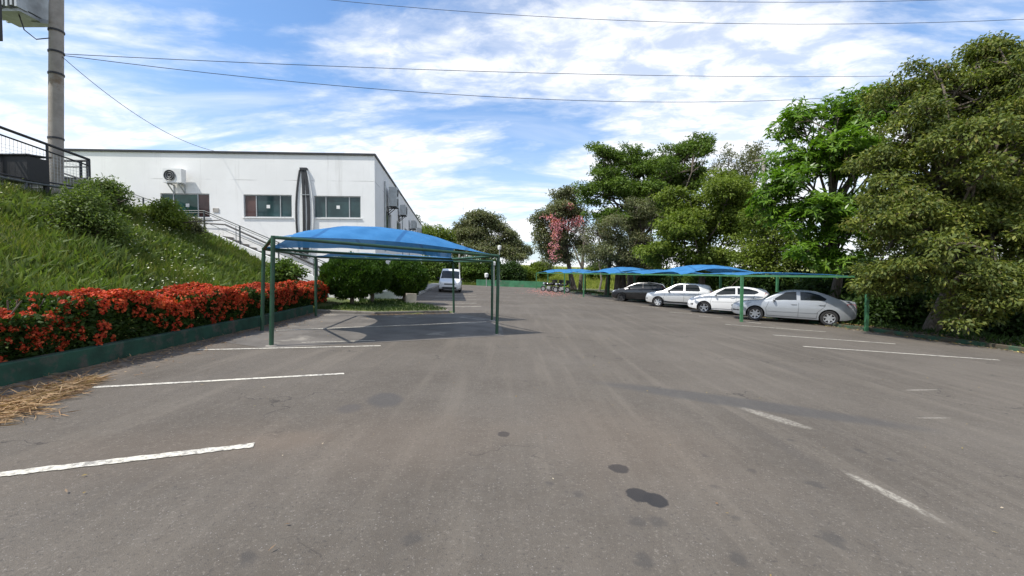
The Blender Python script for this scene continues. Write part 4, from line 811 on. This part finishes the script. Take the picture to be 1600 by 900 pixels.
# ------------------------------------------------------------------ cables
def cable(pts, label, r=.009, group='overhead cables'):
    m = ML(); m.tube(pts, r, 5); tag(m.build('overhead_cable', M_BLACK), label, 'cable', group)
def sag(a, b, s, n=24): a, b = Vector(a), Vector(b); return [a.lerp(b, t) - Vector((0,0,s*4*t*(1-t))) for t in np.linspace(0, 1, n)]
p0 = atp(90)
cable(sag(p0 + Vector((.25,0,0)), P(1420, 123, 24), .30), 'upper cable from the concrete pole to the right-hand trees', .011)
cable(sag(p0 + Vector((.25,0,-.05)), P(1300, 156, 22), .75), 'lower cable from the concrete pole to the right-hand trees', .011)
cable(sag(p0 + Vector((.2,0,-.1)), Wf(on_front(347, 240)[0], .02, RZ+.05), .55), 'slack cable drooping from the pole to the roof edge', .010)
cable([P(x, .1104*(x-440) - 6.77e-5*(x-440)**2, 17) for x in range(-300, 2150, 70)], 'cable crossing the upper sky over the trees', .009)
cable([P(x, .0555*(x-790) - 6.39e-5*(x-790)**2, 16) for x in range(100, 2150, 70)], 'topmost cable along the upper right of the sky', .008)
up = P(1190, 246, 30); u = empty('wooden_pole', (up.x, 30, lotz(up.x))); tag(u, 'weathered pole with a crossarm between the tree crowns', 'utility pole')
MB().tube([(up.x+.35, 30, lotz(up.x)-.2), (up.x, 30, up.z)], [.19, .15], 12).build('shaft', M_POLE, u, 50); MB().bar((up.x-.6, 30, up.z-.30), (up.x+1.5, 30, up.z-.16), .15).build('crossarm', M_POLE, u)

# ------------------------------------------------------------------ trees, bushes
def blob_pts(lobe, n, rmin=.5, rmax=1.06):
    c, r = np.array(lobe[:3]), np.array(lobe[3:6]); d = unit(RNG.normal(size=(n, 3))); d[:, 2] = np.where((d[:, 2] < -.25) & (RNG.random(n) < .45), -d[:, 2], d[:, 2])
    out = RNG.random((n, 1)); q = RNG.uniform(rmin, rmax, (n, 1)) ** .8; q = np.where(out < .10, q * RNG.uniform(1.1, 1.38, (n, 1)), q)
    return c + d * r * q
def foliage(lobes, clump_r, n_clump, per, length, width, droop=.25, flat=.65, whorl=False, up=.55, name='crown', rmin=.5):
    Cs = []; tot = sum((l[3]*l[5]+l[4]*l[5]+l[3]*l[4]) for l in lobes)
    for l in lobes: Cs.append(blob_pts(l, max(4, int(n_clump*(l[3]*l[5]+l[4]*l[5]+l[3]*l[4])/tot)), rmin))
    Cs = np.concatenate(Cs); N = len(Cs); cr = clump_r * RNG.uniform(.55, 1.35, N)
    k = np.maximum(3, (per * (cr/clump_r)**2).astype(int)); idx = np.repeat(np.arange(N), k); n = len(idx)
    if whorl:                                          # rosettes of long leaves on each clump
        g = max(1, whorl); ros = np.repeat(np.arange((n + g - 1)//g), g)[:n]; nr = ros.max()+1
        off = unit(RNG.normal(size=(nr, 3))) * RNG.random((nr, 1))**.4; off[:, 2] *= flat
        base = Cs[idx] + off[ros] * cr[idx][:, None]; ax = unit(off + [0, 0, .8])[ros]
        d = unit(np.cross(ax, RNG.normal(size=(n, 3)))) + ax * RNG.uniform(.05, .7, (n, 1)); d[:, 2] -= droop * .6; nn = ax + RNG.normal(size=(n, 3)) * .15
    else:
        off = unit(RNG.normal(size=(n, 3))) * RNG.random((n, 1))**.45; off[:, 2] *= flat; base = Cs[idx] + off * cr[idx][:, None]
        d = off * .9 + RNG.normal(size=(n, 3)) * .55; d[:, 2] -= droop; nn = off * .5 + [0, 0, up] + RNG.normal(size=(n, 3)) * .42
    L = length * RNG.uniform(.65, 1.3, n); Wd = width * RNG.uniform(.7, 1.25, n)
    return leaves(name, base, d, nn, L, Wd), Cs
def branches(base, lobes, Cs, r0, twigs=.55, fork=.35, lean=(0, 0), nmax=220, trunks=1):
    m = ML(); base = np.array(base, float); cen = np.mean([l[:3] for l in lobes], 0); top = np.array([base[0]*.45+cen[0]*.55 + lean[0], base[1]*.5+cen[1]*.5 + lean[1], base[2]+(cen[2]-base[2])*.8])
    tk = []
    for k in range(trunks):
        b = base + (np.array([RNG.normal()*.35, RNG.normal()*.35, 0]) if k else 0); t_ = top + (np.array([RNG.normal()*1.2, RNG.normal()*1.0, 0]) if k else 0)
        mid1 = b*.66 + t_*.34 + RNG.normal(size=3)*[.18, .18, 0]; mid2 = b*.3 + t_*.7 + RNG.normal(size=3)*[.22, .22, 0]; ps = [b - [0,0,.3], b + [0,0,.25], mid1, mid2, t_]
        m.tube(ps, [r0*1.5, r0*1.08, r0*.86, r0*.7, r0*.5], 10); tk.append([b, mid1, mid2, t_])
    ends = []
    for i, l in enumerate(lobes):
        path = tk[i % trunks]; f = fork + (1-fork)*RNG.random()*.8; s = path[1]*(1-f) + path[2]*f if RNG.random() < .4 else path[2]*(1-f) + path[3]*f
        e = np.array(l[:3]); md = (s + e)/2 + RNG.normal(size=3)*.12*np.linalg.norm(e-s) + [0, 0, .08*np.linalg.norm(e-s)]
        dv = (e-md)/max(np.linalg.norm(e-md), .01); ex = min(.35*np.linalg.norm(e-md), .45*min(l[3:6])); k_ = .35 + .65*min(1, min(l[3:6])/1.6)
        m.tube([s, md, e, e + dv*ex], [r0*.5*k_, r0*.34*k_, r0*.17*k_, .012], 7); ends.append((md, e))
    sel = RNG.permutation(len(Cs))[:min(nmax, int(len(Cs)*twigs))]
    for j in sel:
        c = Cs[j]; k = int(np.argmin([np.linalg.norm((np.array(l[:3]) - c)/np.array(l[3:6])) for l in lobes])); md, e = ends[k]; s = md*(.4) + e*.6 if RNG.random() < .5 else e
        q = (s + c)/2 + RNG.normal(size=3)*.1*np.linalg.norm(c-s); m.tube([s, q, c], [r0*.16+.008, r0*.10+.006, .008], 5)
    return m
def plobes(px, y):                                     # lobes given in picture pixels at a depth, plus a depth offset
    out = []
    for l in px:
        cx, cy, rx, ry = l[:4]; dz = l[4] if len(l) > 4 else 0.0; yy = y + dz; p = P(cx, cy, yy); a = rx*yy/F; b = ry*yy/F; out.append((p.x, p.y, p.z, a, (a+b)/2*(l[5] if len(l) > 5 else 1.0), b))
    return out
def tree(name, label, cat, base, lobes, mat, clump_r, n_clump, per, length, width, r0, bark=None, group=None, crown='crown', trunk='trunk', **kw):
    bx_, by_ = base; z = H(bx_, by_) if not kw.get('z0') else kw['z0']; r = empty(name, (bx_, by_, z)); tag(r, label, cat, group)
    base_lobes = lobes
    if kw.get('split'):
        nl = []
        for l in lobes:
            nl.append((l[0], l[1], l[2], l[3]*.62, l[4]*.62, l[5]*.62))
            for _ in range(kw['split']):
                d = unit(RNG.normal(size=3) + [0, -.25, .15]); q = RNG.uniform(.55, .95); f = RNG.uniform(.28, .55); nl.append((l[0]+d[0]*l[3]*q, l[1]+d[1]*l[4]*q, l[2]+d[2]*l[5]*q, l[3]*f*1.15, l[4]*f*1.15, l[5]*f*.85))
        lobes = nl
    fk = {k: kw[k] for k in ('droop', 'flat', 'whorl', 'up', 'rmin') if k in kw}; bk_ = {k: kw[k] for k in ('twigs', 'fork', 'lean', 'nmax', 'trunks') if k in kw}
    me, Cs = foliage(lobes, clump_r, n_clump, per, length, width, name=crown, **fk); me.transform(Matrix.Translation((-bx_, -by_, -z))); link(crown, me, mat, r)
    br = branches((bx_, by_, z), lobes, Cs, r0, **bk_); br.v = [(v[0]-bx_, v[1]-by_, v[2]-z) for v in br.v]; br.build(trunk, bark or M_BARK, r, 60, fix=False)
    return r
def at(px, y): return ((px-CX)/F*y, y)
G = 'trees behind the right-hand kerb'
# 1 large overhanging tree at the right edge
tree('broad_tree', 'huge olive-green tree overhanging the kerb at the right edge', 'tree', at(1500, 15.2), plobes([(1490,150,85,62),(1445,135,45,35,.5),(1535,92,40,30),(1560,190,80,85),(1415,215,60,60,-.5),(1460,270,80,70,-1),(1380,310,55,55,-.8),(1440,365,75,55,-1.5),(1545,320,90,80,-1),(1590,120,55,60,.5),(1500,430,85,45,-2.2),(1400,420,55,40,-1.0),(1580,440,60,50,-2.2),(1365,450,32,24,-.2),(1520,480,60,28,-2.3),(1400,370,60,60,2.5),(1490,380,90,60,3),(1560,270,80,90,2.5)], 15.2),
     M_L_OLIVE, .40, 1500, 80, .145, .068, .24, None, G, droop=.45, flat=.5, nmax=520, trunks=2, split=4)
tree('broad_tree', 'olive-green tree half cut off by the right picture edge', 'tree', at(1690, 13.5), plobes([(1640,120,90,90),(1660,260,90,90),(1640,380,80,70,-.5),(1625,465,55,42,-1.2),(1720,200,90,120)], 13.5), M_L_OLIVE, .40, 620, 80, .145, .068, .22, None, G, droop=.45, flat=.5, split=4)
# 2 glossy bright green tree
tree('glossy_tree', 'bright glossy green tree with long whorled leaves above the silver sedan', 'tree', at(1300, 20.5), plobes([(1300,185,55,38),(1345,165,42,28),(1245,190,28,30),(1225,285,34,30,-.8),(1275,260,55,48,-.5),(1330,250,50,50),(1240,345,45,40,-.8),(1300,340,50,45,-1.0),(1275,400,45,28,-1.2),(1205,315,22,22,-.6),(1375,190,32,40)], 20.5),
     M_L_BRIGHT, .52, 430, 92, .30, .075, .22, None, G, whorl=11, droop=.3, flat=.8, split=3)
tree('scrub_tree', 'olive scrubby tree below and left of the bright glossy tree', 'tree', at(1205, 25), plobes([(1205,380,40,48),(1240,400,40,38),(1190,345,26,30),(1265,415,40,25),(1180,410,30,25)], 25), M_L_YEL, .55, 230, 80, .17, .085, .14, None, G)
# 3 crowns in the middle right
tree('rounded_tree', 'dense yellow-green rounded tree behind the parked cars', 'tree', at(1100, 31), plobes([(1095,335,62,45),(1065,375,50,38,-.8),(1135,370,48,45,-.6),(1100,400,62,24,-1.2),(1150,320,30,32),(1055,330,32,30),(1030,395,32,24,-1),(1120,295,36,26)], 31), M_L_YEL, .62, 560, 95, .21, .11, .26, None, G, flat=.5, droop=.3, split=3)
tree('upright_tree', 'pale upright-branched tree left of the crossarm pole', 'tree', at(1160, 35), plobes([(1135,262,22,26),(1162,270,20,36),(1182,255,12,24),(1170,330,26,38),(1145,310,24,30),(1190,375,24,40)], 35), M_L_GREY, .50, 200, 60, .20, .08, .16, M_BARK2, G, up=.2, droop=-.3, flat=1.2)
tree('spreading_tree', 'tallest feathery spreading tree in the middle distance', 'tree', at(985, 41), plobes([(1000,272,55,30),(945,275,34,26),(930,305,26,28,-1),(975,305,50,34),(1030,262,46,28),(1065,240,38,22),(1098,228,24,13),(980,238,34,18),(1050,290,46,36,1),(1020,320,50,32),(1085,275,28,26),(950,345,30,26,-1),(940,240,18,14)], 41), M_L_MID, .70, 700, 80, .26, .12, .36, None, G, flat=.42, droop=.2, nmax=260, trunks=2, split=3)
tree('grey_tree', 'grey-green small-leaved tree right of the pink blossom', 'tree', at(975, 38), plobes([(960,365,36,42),(995,385,38,38),(1005,345,34,34,1),(940,395,28,30,-.5),(975,410,45,18,-1),(1030,350,30,30,1.5)], 38), M_L_GREY, .60, 420, 90, .17, .09, .24, M_BARK, G, trunks=3, split=3)
def blossoms(o, lobes, n, per, parent_mat, size=.2):
    me, _ = foliage(lobes, .4, n, per, size, size*.8, name='blossom'); l = o.location; me.transform(Matrix.Translation((-l.x, -l.y, -l.z))); link('blossom', me, parent_mat, o)
bt = tree('blossoming_tree', 'tree draped with hanging pink blossom at the far right-hand row end', 'tree', at(897, 50), plobes([(873,335,32,32),(892,305,24,18),(850,378,20,28),(880,380,30,36),(905,345,18,30),(862,405,26,16),(848,345,16,22),(915,385,14,30)], 50), M_L_GREY, .72, 420, 62, .26, .14, .30, M_BARK, G, trunks=2, split=2)
blossoms(bt, plobes([(868,372,7,28,-2),(862,392,6,14,-2),(893,352,12,12,-1.7),(872,350,10,8,-2),(858,342,10,6,-2),(904,345,8,10,-1.5),(884,322,10,5,-1.5)], 50), 120, 12, M_PINK, .18)
# bare twiggy tree
def bare(px, y, top, label):
    x, _ = at(px, y); z = H(x, y); r = empty('bare_tree', (x, y, z)); tag(r, label, 'tree', G); m = ML(); hh = EYE + (HY-top)/F*y - z
    def rec(p, d, L, rr, n):
        q = p + d*L; m.tube([p, (p+q)/2 + Vector(RNG.normal(size=3)*.05*L), q], [rr, rr*.8, rr*.6], 5)
        if n == 0: return
        for _ in range(3 if n > 1 else 4): rec(q, (d + Vector(RNG.normal(size=3)*.42) + Vector((0, 0, .12))).normalized(), L*RNG.uniform(.6, .85), rr*.6, n-1)
    rec(Vector((0, 0, -.2)), Vector((.05, 0, 1)), hh*.30, .13, 5); m.build('trunk', M_BARK2, r, fix=False)
bare(935, 46, 318, 'bare grey twiggy tree between the pink blossom and the tall tree')
# far end trees
T = 'trees beyond the far end'
tree('domed_tree', 'large dome-shaped tree at the far end behind the van', 'tree', at(755, 76), plobes([(757,358,36,26),(725,368,22,20),(795,372,22,20),(745,385,34,18,-2),(785,395,32,16,-2),(770,345,24,16),(815,390,14,14),(735,350,18,14),(712,392,18,14)], 76), M_L_GREY, 1.05, 560, 80, .36, .19, .42, None, T, flat=.5, split=3)
tree('small_far_tree', 'light green tree top showing right of the building roof', 'tree', at(682, 72), plobes([(682,368,22,13),(664,365,12,10),(695,380,16,12),(670,385,20,12)], 72), M_L_YEL, .9, 140, 70, .34, .18, .25, None, T)
tree('small_far_tree', 'dark tree top peeping over the receding roof edge', 'tree', at(640, 82), plobes([(642,350,12,14),(634,362,10,12),(650,370,12,12)], 82), M_L_DARK, .9, 100, 60, .36, .18, .25, None, T)
for px, cy, rx, ry, y, mt, lb in ((585,425,30,20,64,M_L_MID,'shrub mass directly behind the round bushes'),(640,424,26,22,63,M_L_DARK,'dark shrub left of the white van'),(672,424,22,20,62,M_L_MID,'shrub just behind the van roof'),(705,423,22,20,64,M_L_DARK,'dark shrub behind the pale pole'),(736,424,22,20,63,M_L_MID,'shrub behind the shortest lamp'),(768,425,22,20,65,M_L_DARK,'dark shrub behind the middle lamp'),(798,427,22,17,64,M_L_DARK,'darkest shrub right of the carport corner'),(820,430,14,10,66,M_L_YEL,'yellowish shrub above the green wall')):
    tree('boundary_shrub', lb, 'shrub', at(px, y), plobes([(px,cy,rx*.75,ry*.8),(px-rx*.5,cy+4,rx*.5,ry*.7),(px+rx*.5,cy+5,rx*.5,ry*.65),(px,cy-ry*.5,rx*.5,ry*.45)], y), mt, .75, 130, 75, .32, .17, .12, None, 'shrubs along the far boundary', crown='foliage', trunk='stem')
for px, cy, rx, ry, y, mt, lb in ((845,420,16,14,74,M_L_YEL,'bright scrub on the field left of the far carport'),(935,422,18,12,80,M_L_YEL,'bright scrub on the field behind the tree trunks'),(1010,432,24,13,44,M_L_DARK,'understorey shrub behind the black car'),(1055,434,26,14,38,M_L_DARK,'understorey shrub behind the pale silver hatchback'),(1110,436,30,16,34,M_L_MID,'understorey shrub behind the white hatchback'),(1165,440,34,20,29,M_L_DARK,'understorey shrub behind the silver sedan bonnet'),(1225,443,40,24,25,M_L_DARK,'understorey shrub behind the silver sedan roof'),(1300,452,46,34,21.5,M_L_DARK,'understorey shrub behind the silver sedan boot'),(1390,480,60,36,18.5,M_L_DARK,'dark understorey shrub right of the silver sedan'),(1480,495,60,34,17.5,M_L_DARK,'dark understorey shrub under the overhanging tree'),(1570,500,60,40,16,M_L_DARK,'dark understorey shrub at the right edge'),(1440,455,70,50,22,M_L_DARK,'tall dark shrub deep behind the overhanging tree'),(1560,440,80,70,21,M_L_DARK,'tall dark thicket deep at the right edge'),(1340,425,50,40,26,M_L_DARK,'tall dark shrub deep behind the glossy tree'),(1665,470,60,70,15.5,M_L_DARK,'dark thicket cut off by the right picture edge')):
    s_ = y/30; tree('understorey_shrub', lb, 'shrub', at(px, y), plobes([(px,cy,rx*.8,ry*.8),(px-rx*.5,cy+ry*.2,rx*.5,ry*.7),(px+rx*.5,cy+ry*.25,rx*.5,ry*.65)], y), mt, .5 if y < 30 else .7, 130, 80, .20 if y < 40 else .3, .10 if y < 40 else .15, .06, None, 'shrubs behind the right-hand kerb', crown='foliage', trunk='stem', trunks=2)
# slim trunks behind the carports
for px, y, lb in ((906, 47, 'slim dark trunk farthest left behind the row of carports'), (948, 39, 'stout trunk behind the carport left of the black car'), (962, 37, 'leaning trunk beside the stout trunk')):
    x, _ = at(px, y); z = H(x, y); r = empty('slender_tree', (x, y, z)); tag(r, lb, 'tree', 'trunks behind the carports'); MB().tube([(x, y, z-.2), (x+.12, y, z+1.4), (x+.3, y+.2, z+3.0), (x+.5, y+.4, z+5.5)], [.26, .21, .19, .12], 10).build('trunk', M_BARK, r, 60); MB().tube([(x+.25, y, z+2.6), (x-.3, y, z+3.8), (x-.7, y+.3, z+5.2)], [.12, .09, .04], 8).build('limb', M_BARK, r, 60)
# clipped round bushes on the island
def topiary(px, base_y, y, cx, cy, rx, ry, label):
    x = (px-CX)/F*y; l = plobes([(cx, cy, rx, ry)], y)[0]; z = H(x, y); r = empty('round_bush', (x, y, z)); tag(r, label, 'bush', 'clipped round bushes under the near carport')
    n = 15000; d = unit(RNG.normal(size=(n, 3))); lump = 1 + .09*np.sin(d[:, 0]*9+1)*np.sin(d[:, 2]*8) + .06*np.sin(d[:, 1]*17)*np.sin(d[:, 2]*15+px); c = np.array(l[:3]) + d*np.array(l[3:6])*(lump*RNG.uniform(.80, 1.0, n)**.6)[:, None]
    dr = d*.8 + [0, 0, .75] + RNG.normal(size=(n, 3))*.45; me = leaves('crown', c, dr, d + RNG.normal(size=(n, 3))*.4, .13*RNG.uniform(.7, 1.4, n), .05); me.transform(Matrix.Translation((-x, -y, -z))); link('crown', me, M_L_TOPI, r)
    m = ML(); m.tube([(0, 0, -.2), (.03, 0, .5), (l[0]-x, l[1]-y, l[2]-z)], [.10, .08, .05], 8)
    for _ in range(9):
        e = np.array(l[:3]) + unit(RNG.normal(size=3)*[1, 1, .5])*np.array(l[3:6])*.8 - [x, y, z]; m.tube([(.03, 0, .45+.4*RNG.random()), tuple(e*.5 + [0, 0, .2]), tuple(e)], [.045, .03, .012], 6)
    m.build('trunk', M_BARK, r, 60, fix=False)
topiary(549, 487, 17.0, 547, 433, 43, 32, 'leftmost clipped round bush, next to the flowering hedge'); topiary(581, 478, 19.0, 582, 430, 26, 27, 'small clipped bush hidden between two larger round bushes'); topiary(631, 479, 20.6, 634, 433, 33, 27, 'clipped round bush nearest the white van')

# ------------------------------------------------------------------ flowering hedge
def hedge():
    r = empty('flowering_hedge', (-7.0, 9, .5)); tag(r, 'long clipped hedge covered in red-orange flowers above the green kerb', 'hedge'); l = r.location
    def surf(n, out=1.0):                              # points over the hedge skin
        y = 1.0 + 15.6*RNG.random(n)**1.05; s = RNG.random(n)*2.3; x0 = np.array([hedge_x(v) for v in y]) + .03
        h = .66 + .07*np.sin(y*2.1) + .05*np.sin(y*5.3+1) + .03*np.sin(y*13); z0 = -TILT*x0 + .26
        front = s < 1.0; t = np.where(front, s, 0); u = np.where(front, 0, (s-1)/1.3)
        x = np.where(front, x0 - .22 + .05*np.sin(y*7) + .17*t**1.5 - .10*np.clip(t-.8, 0, 1), x0 - .07 - u*1.15); z = np.where(front, z0 + t*h, z0 + h + .05*np.sin(u*5+y*3) - .12*(u-.4)**2)
        nx = np.where(front, 1.0, 0.12); nz = np.where(front, .25, 1.0); return np.stack([x, y, z], 1), unit(np.stack([nx, RNG.normal(size=n)*.25, nz], 1))
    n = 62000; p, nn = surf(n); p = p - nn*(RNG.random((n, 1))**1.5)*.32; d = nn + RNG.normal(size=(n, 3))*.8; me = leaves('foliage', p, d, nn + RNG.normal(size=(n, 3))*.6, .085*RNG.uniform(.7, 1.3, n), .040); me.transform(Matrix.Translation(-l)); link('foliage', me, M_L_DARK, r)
    m = ML(); 
    for y in np.arange(1.2, 16.4, .45): x = hedge_x(y) - .55; z = -TILT*x + .2; [m.tube([(x, y, z), (x + RNG.normal()*.15, y + RNG.normal()*.15, z + .8)], [.02, .008], 5) for _ in range(3)]
    m.v = [(v[0]-l.x, v[1]-l.y, v[2]-l.z) for v in m.v]; tag(m.build('stems', M_BARK, r, fix=False), kind='stuff')
    def head_arrays(n):
        k = 26; d = unit(RNG.normal(size=(n, k, 3)) + [0, 0, .9]); return d
    protos = []
    for v in range(4):
        d = head_arrays(1)[0]; c = d*[.062, .062, .045]; me = leaves('flower_head', c - d*.012, np.cross(d, RNG.normal(size=d.shape)) + d*.25, d, .052, .042, .05, .05); me.materials.append(M_RED); protos.append(me)
    N = 4700; p, nn = surf(N); vis = np.ones(N, bool); top = nn[:, 2] > .8
    keep = RNG.random(N) < np.where(top, 1.0, .16 + .70*np.clip((p[:, 2]-.72)/.4, 0, 1)**1.2); p, nn = p[keep], nn[keep]; p = p + nn*.03
    # heads come in drifts with bare leafy gaps
    dr = np.sin(p[:, 1]*2.7+p[:, 2]*6)+np.sin(p[:, 1]*1.3-p[:, 0]*5+1)+RNG.normal(size=len(p))*.6; k2 = dr > -.9 + .9*np.clip(np.sin(p[:, 1]*.9+.6)*np.sin(p[:, 1]*2.3), 0, 1); p, nn = p[k2], nn[k2]
    o = np.argsort(p[:, 1] - 4*(p[:, 1] < 4.6)*-5); near = [i for i in o if p[i, 1] > 4.7][:300]; ns = set(near)
    for j, i in enumerate(near):
        ob = bpy.data.objects.new('flower_head', protos[j % 4]); COL.objects.link(ob); ob.parent = r; ob.location = Vector(p[i]) - l; q = Vector(nn[i]).to_track_quat('Z', 'Y'); e = q.to_euler(); ob.rotation_euler = (e.x, e.y, e.z + random.random()*6); s = random.uniform(.5, .98); ob.scale = (s, s, s)
    rest = [i for i in range(len(p)) if i not in ns]; pp = p[rest]; k = 16; d = unit(RNG.normal(size=(len(rest), k, 3)) + nn[rest][:, None, :]*.9); sc = RNG.uniform(.55, 1.0, (len(rest), 1, 1)); c = (pp[:, None, :] + d*.055*sc).reshape(-1, 3); d = d.reshape(-1, 3)
    me = leaves('flower_heads', c, np.cross(d, RNG.normal(size=d.shape)) + d*.25, d, .056, .046, .05, .05); me.transform(Matrix.Translation(-l)); tag(link('flower_heads', me, M_RED, r), kind='stuff')
hedge()

# ------------------------------------------------------------------ bank vegetation, litter
def blades(name, n, xf, hgt, wid, mat, label, cat, accept, lean=.35):
    P_ = xf(n); P_ = np.array([q for q in P_ if accept(q[0], q[1])]); n = len(P_); z = np.array([H(a, b) for a, b in P_]) - .02; b = np.column_stack([P_, z])
    patch = .65 + .5*(np.sin(b[:, 0]*1.9+b[:, 1]*.8)*np.sin(b[:, 1]*1.4-b[:, 0]*.6)*.5+.5); d = np.column_stack([RNG.normal(size=n)*lean, RNG.normal(size=n)*lean, np.ones(n)]); me = leaves(name, b, d, RNG.normal(size=(n, 3))*[1, 1, .1], hgt*patch*RNG.uniform(.5, 1.5, n), wid, .1, .25)
    o = link(name, me, mat); tag(o, label, cat, kind='stuff'); return o
def bank_xy(n): y = 2.5 + 16.6*RNG.random(n); d = 1.2 + 7.8*RNG.random(n); return np.column_stack([np.array([hedge_x(v) for v in y]) - d, y])
ok_bank = lambda x, y: x > -1.32*y - .8
blades('bank_grass', 80000, bank_xy, .26, .02, M_GRASS, 'tall sunlit grass covering the left bank above the hedge', 'grass', ok_bank)
blades('bank_weeds', 26000, bank_xy, .34, .075, M_WEED, 'broad-leaved weeds among the grass of the left bank', 'weeds', lambda x, y: ok_bank(x, y) and math.sin(x*1.3+.4*y)*math.sin(y*1.1+1) > -.35, .75)
def flowers_xy(n): q = bank_xy(n); return q
q = flowers_xy(2200); q = q[(np.sin(q[:, 0]*1.1+q[:, 1]) > .1)]; z = np.array([H(a, b) for a, b in q]) + RNG.uniform(.20, .48, len(q)); me = leaves('weed_flowers', np.column_stack([q, z]), RNG.normal(size=(len(q), 3))*[1, 1, .3], np.tile([0, -.3, 1.0], (len(q), 1)), .055, .05, .05, 0); tag(link('weed_flowers', me, M_WHITEFL), 'tiny white weed flowers scattered over the bank', 'flowers', kind='stuff')
blades('island_grass', 9000, lambda n: np.column_stack([RNG.uniform(-7.2, -2.6, n), RNG.uniform(15.1, 21.5, n)]), .12, .02, M_L_DARK, 'rough dark weeds below the round bushes', 'grass', lambda x, y: x < xl(y) - .1)
blades('verge_grass', 16000, lambda n: np.column_stack([RNG.uniform(-16, 6, n), RNG.uniform(58.4, 66, n)]), .35, .05, M_GRASS, 'grass verge behind the far end of the car park', 'grass', lambda x, y: True)
blades('field_grass', 26000, lambda n: np.column_stack([RNG.uniform(-2, 30, n), RNG.uniform(62, 100, n)]), .7, .10, mat_leaf('field_grass_blade', [(0.15, 0.19, 0.035), (0.21, 0.24, 0.05), (0.27, 0.27, 0.08)], .35, .7, .1), 'bright yellow-green grass on the rising field beyond', 'grass', lambda x, y: True)
blades('kerbside_weeds', 9000, lambda n: (lambda y: np.column_stack([np.array([xr(v) for v in y]) + .2 + RNG.random(n)*3.0, y]))(9 + 40*RNG.random(n)), .22, .045, M_L_DARK, 'low weeds on the ground behind the right kerb', 'weeds', lambda x, y: True, .7)
def shrub(px, py, y, rx, ry, mat, label, n, leaf, up=.4):
    x = (px-CX)/F*y; z = H(x, y); l = plobes([(px, py, rx*.6, ry*.75), (px-rx*.45, py+ry*.25, rx*.5, ry*.55), (px+rx*.4, py+ry*.2, rx*.5, ry*.55), (px+rx*.1, py-ry*.45, rx*.35, ry*.5)], y)
    tree('bank_shrub', label, 'shrub', (x, y), l, mat, .30, n, 60, leaf, leaf*.45, .035, None, 'shrubs on the left bank', crown='foliage', trunk='stem', trunks=3, up=up)
shrub(125, 352, 11.5, 72, 62, M_WEED, 'tall leafy weed shrub on the bank in front of the pole', 190, .10); shrub(165, 310, 14.6, 42, 30, M_WEED, 'leafy shrub at the top of the bank right of the pole', 90, .11); shrub(255, 338, 16.5, 45, 24, M_L_YEL, 'low bushy shrub along the upper flight of stairs', 110, .11); shrub(300, 356, 17.6, 16, 18, M_L_GREY, 'brownish shrub against the stair landing', 50, .09)
shrub(447, 424, 16.8, 22, 16, M_L_MID, 'broad-leaved shrub behind the hedge near the carport posts', 60, .16)
# spiky sprig above the shrub
def litter(name, n, xf, mat, label, cat, ln, wd, zoff=.012, accept=None):
    q = xf(n); z = np.array([max(H(a, b), -TILT*a) if (a < xl(b) or a > xr(b)) else -TILT*a for a, b in q]) + zoff + RNG.random(len(q))*.006
    d = np.column_stack([RNG.normal(size=(len(q), 2)), RNG.normal(size=len(q))*.08]); me = leaves(name, np.column_stack([q, z]), d, np.tile([0, 0, 1.0], (len(q), 1)) + RNG.normal(size=(len(q), 3))*.2, ln*RNG.uniform(.5, 1.5, len(q)), wd*RNG.uniform(.6, 1.3, len(q)), .12, .0); tag(link(name, me, mat), label, cat, kind='stuff')
litter('asphalt_litter', 220, lambda n: np.column_stack([RNG.uniform(-5, 11, n), 1.8 + 18*RNG.random(n)**1.6]), M_DRYLEAF, 'scattered dry leaves and twigs on the asphalt', 'litter', .036, .014)
litter('kerb_leaf_litter', 4200, lambda n: (lambda y: np.column_stack([np.array([xr(v) for v in y]) - .45 + RNG.random(n)**1.3*3.2, y]))(8 + 26*RNG.random(n)), M_DRYLEAF, 'brown leaf litter along the right kerb', 'litter', .10, .05)
litter('hedge_leaf_litter', 2600, lambda n: (lambda y: np.column_stack([np.array([hedge_x(v) for v in y]) + .05 + RNG.exponential(.22, n), y]))(3.4 + 11.4*RNG.random(n)), M_STRAW, 'dry leaves and stalks along the green kerb', 'litter', .075, .016)
litter('slab_leaf_litter', 500, lambda n: (lambda t: np.column_stack([-4.9 + t*2.4 + RNG.normal(size=n)*.12, 14.9 + t*1.8 - RNG.exponential(.25, n)]))(RNG.random(n)), M_STRAW, 'dry litter along the back of the stall slab', 'litter', .08, .03)
litter('fallen_petals', 700, lambda n: np.column_stack([3.6 + RNG.normal(size=n)*.9 + (RNG.random(n)-.5)*2, 42 + RNG.normal(size=n)*4.0]), M_PINK, 'fallen pink petals on the asphalt below the blossoming tree', 'petals', .12, .09)
def straw():
    n = 2600; t = RNG.random(n)**.8; c = np.array([(0, 640), (60, 618), (125, 597)]); pts = []
    pxs = np.interp(t, [0, .5, 1], [-45, 45, 140]); pys = np.interp(t, [0, .5, 1], [668, 632, 596])
    g = np.array([tuple(gnd(a, b)) for a, b in zip(pxs, pys)]); sp = .17*(1.15 - .8*t); g[:, 0] += RNG.normal(size=n)*sp - .05; g[:, 1] += RNG.normal(size=n)*sp*.8
    rr = np.exp(-((RNG.normal(size=n))**2)); g[:, 2] = -TILT*g[:, 0] + .01 + RNG.random(n)**2*.10*(1.1-.7*t); d = RNG.normal(size=(n, 3))*[1, 1, .16] + [.25, .3, 0]
    me = leaves('dry_straw_pile', g, d, RNG.normal(size=(n, 3)) + [0, 0, 1], RNG.uniform(.06, .30, n), .009, .1, .06); tag(link('dry_straw_pile', me, M_STRAW), 'heap of dry straw clippings at the foot of the green kerb', 'straw', kind='stuff')
straw()
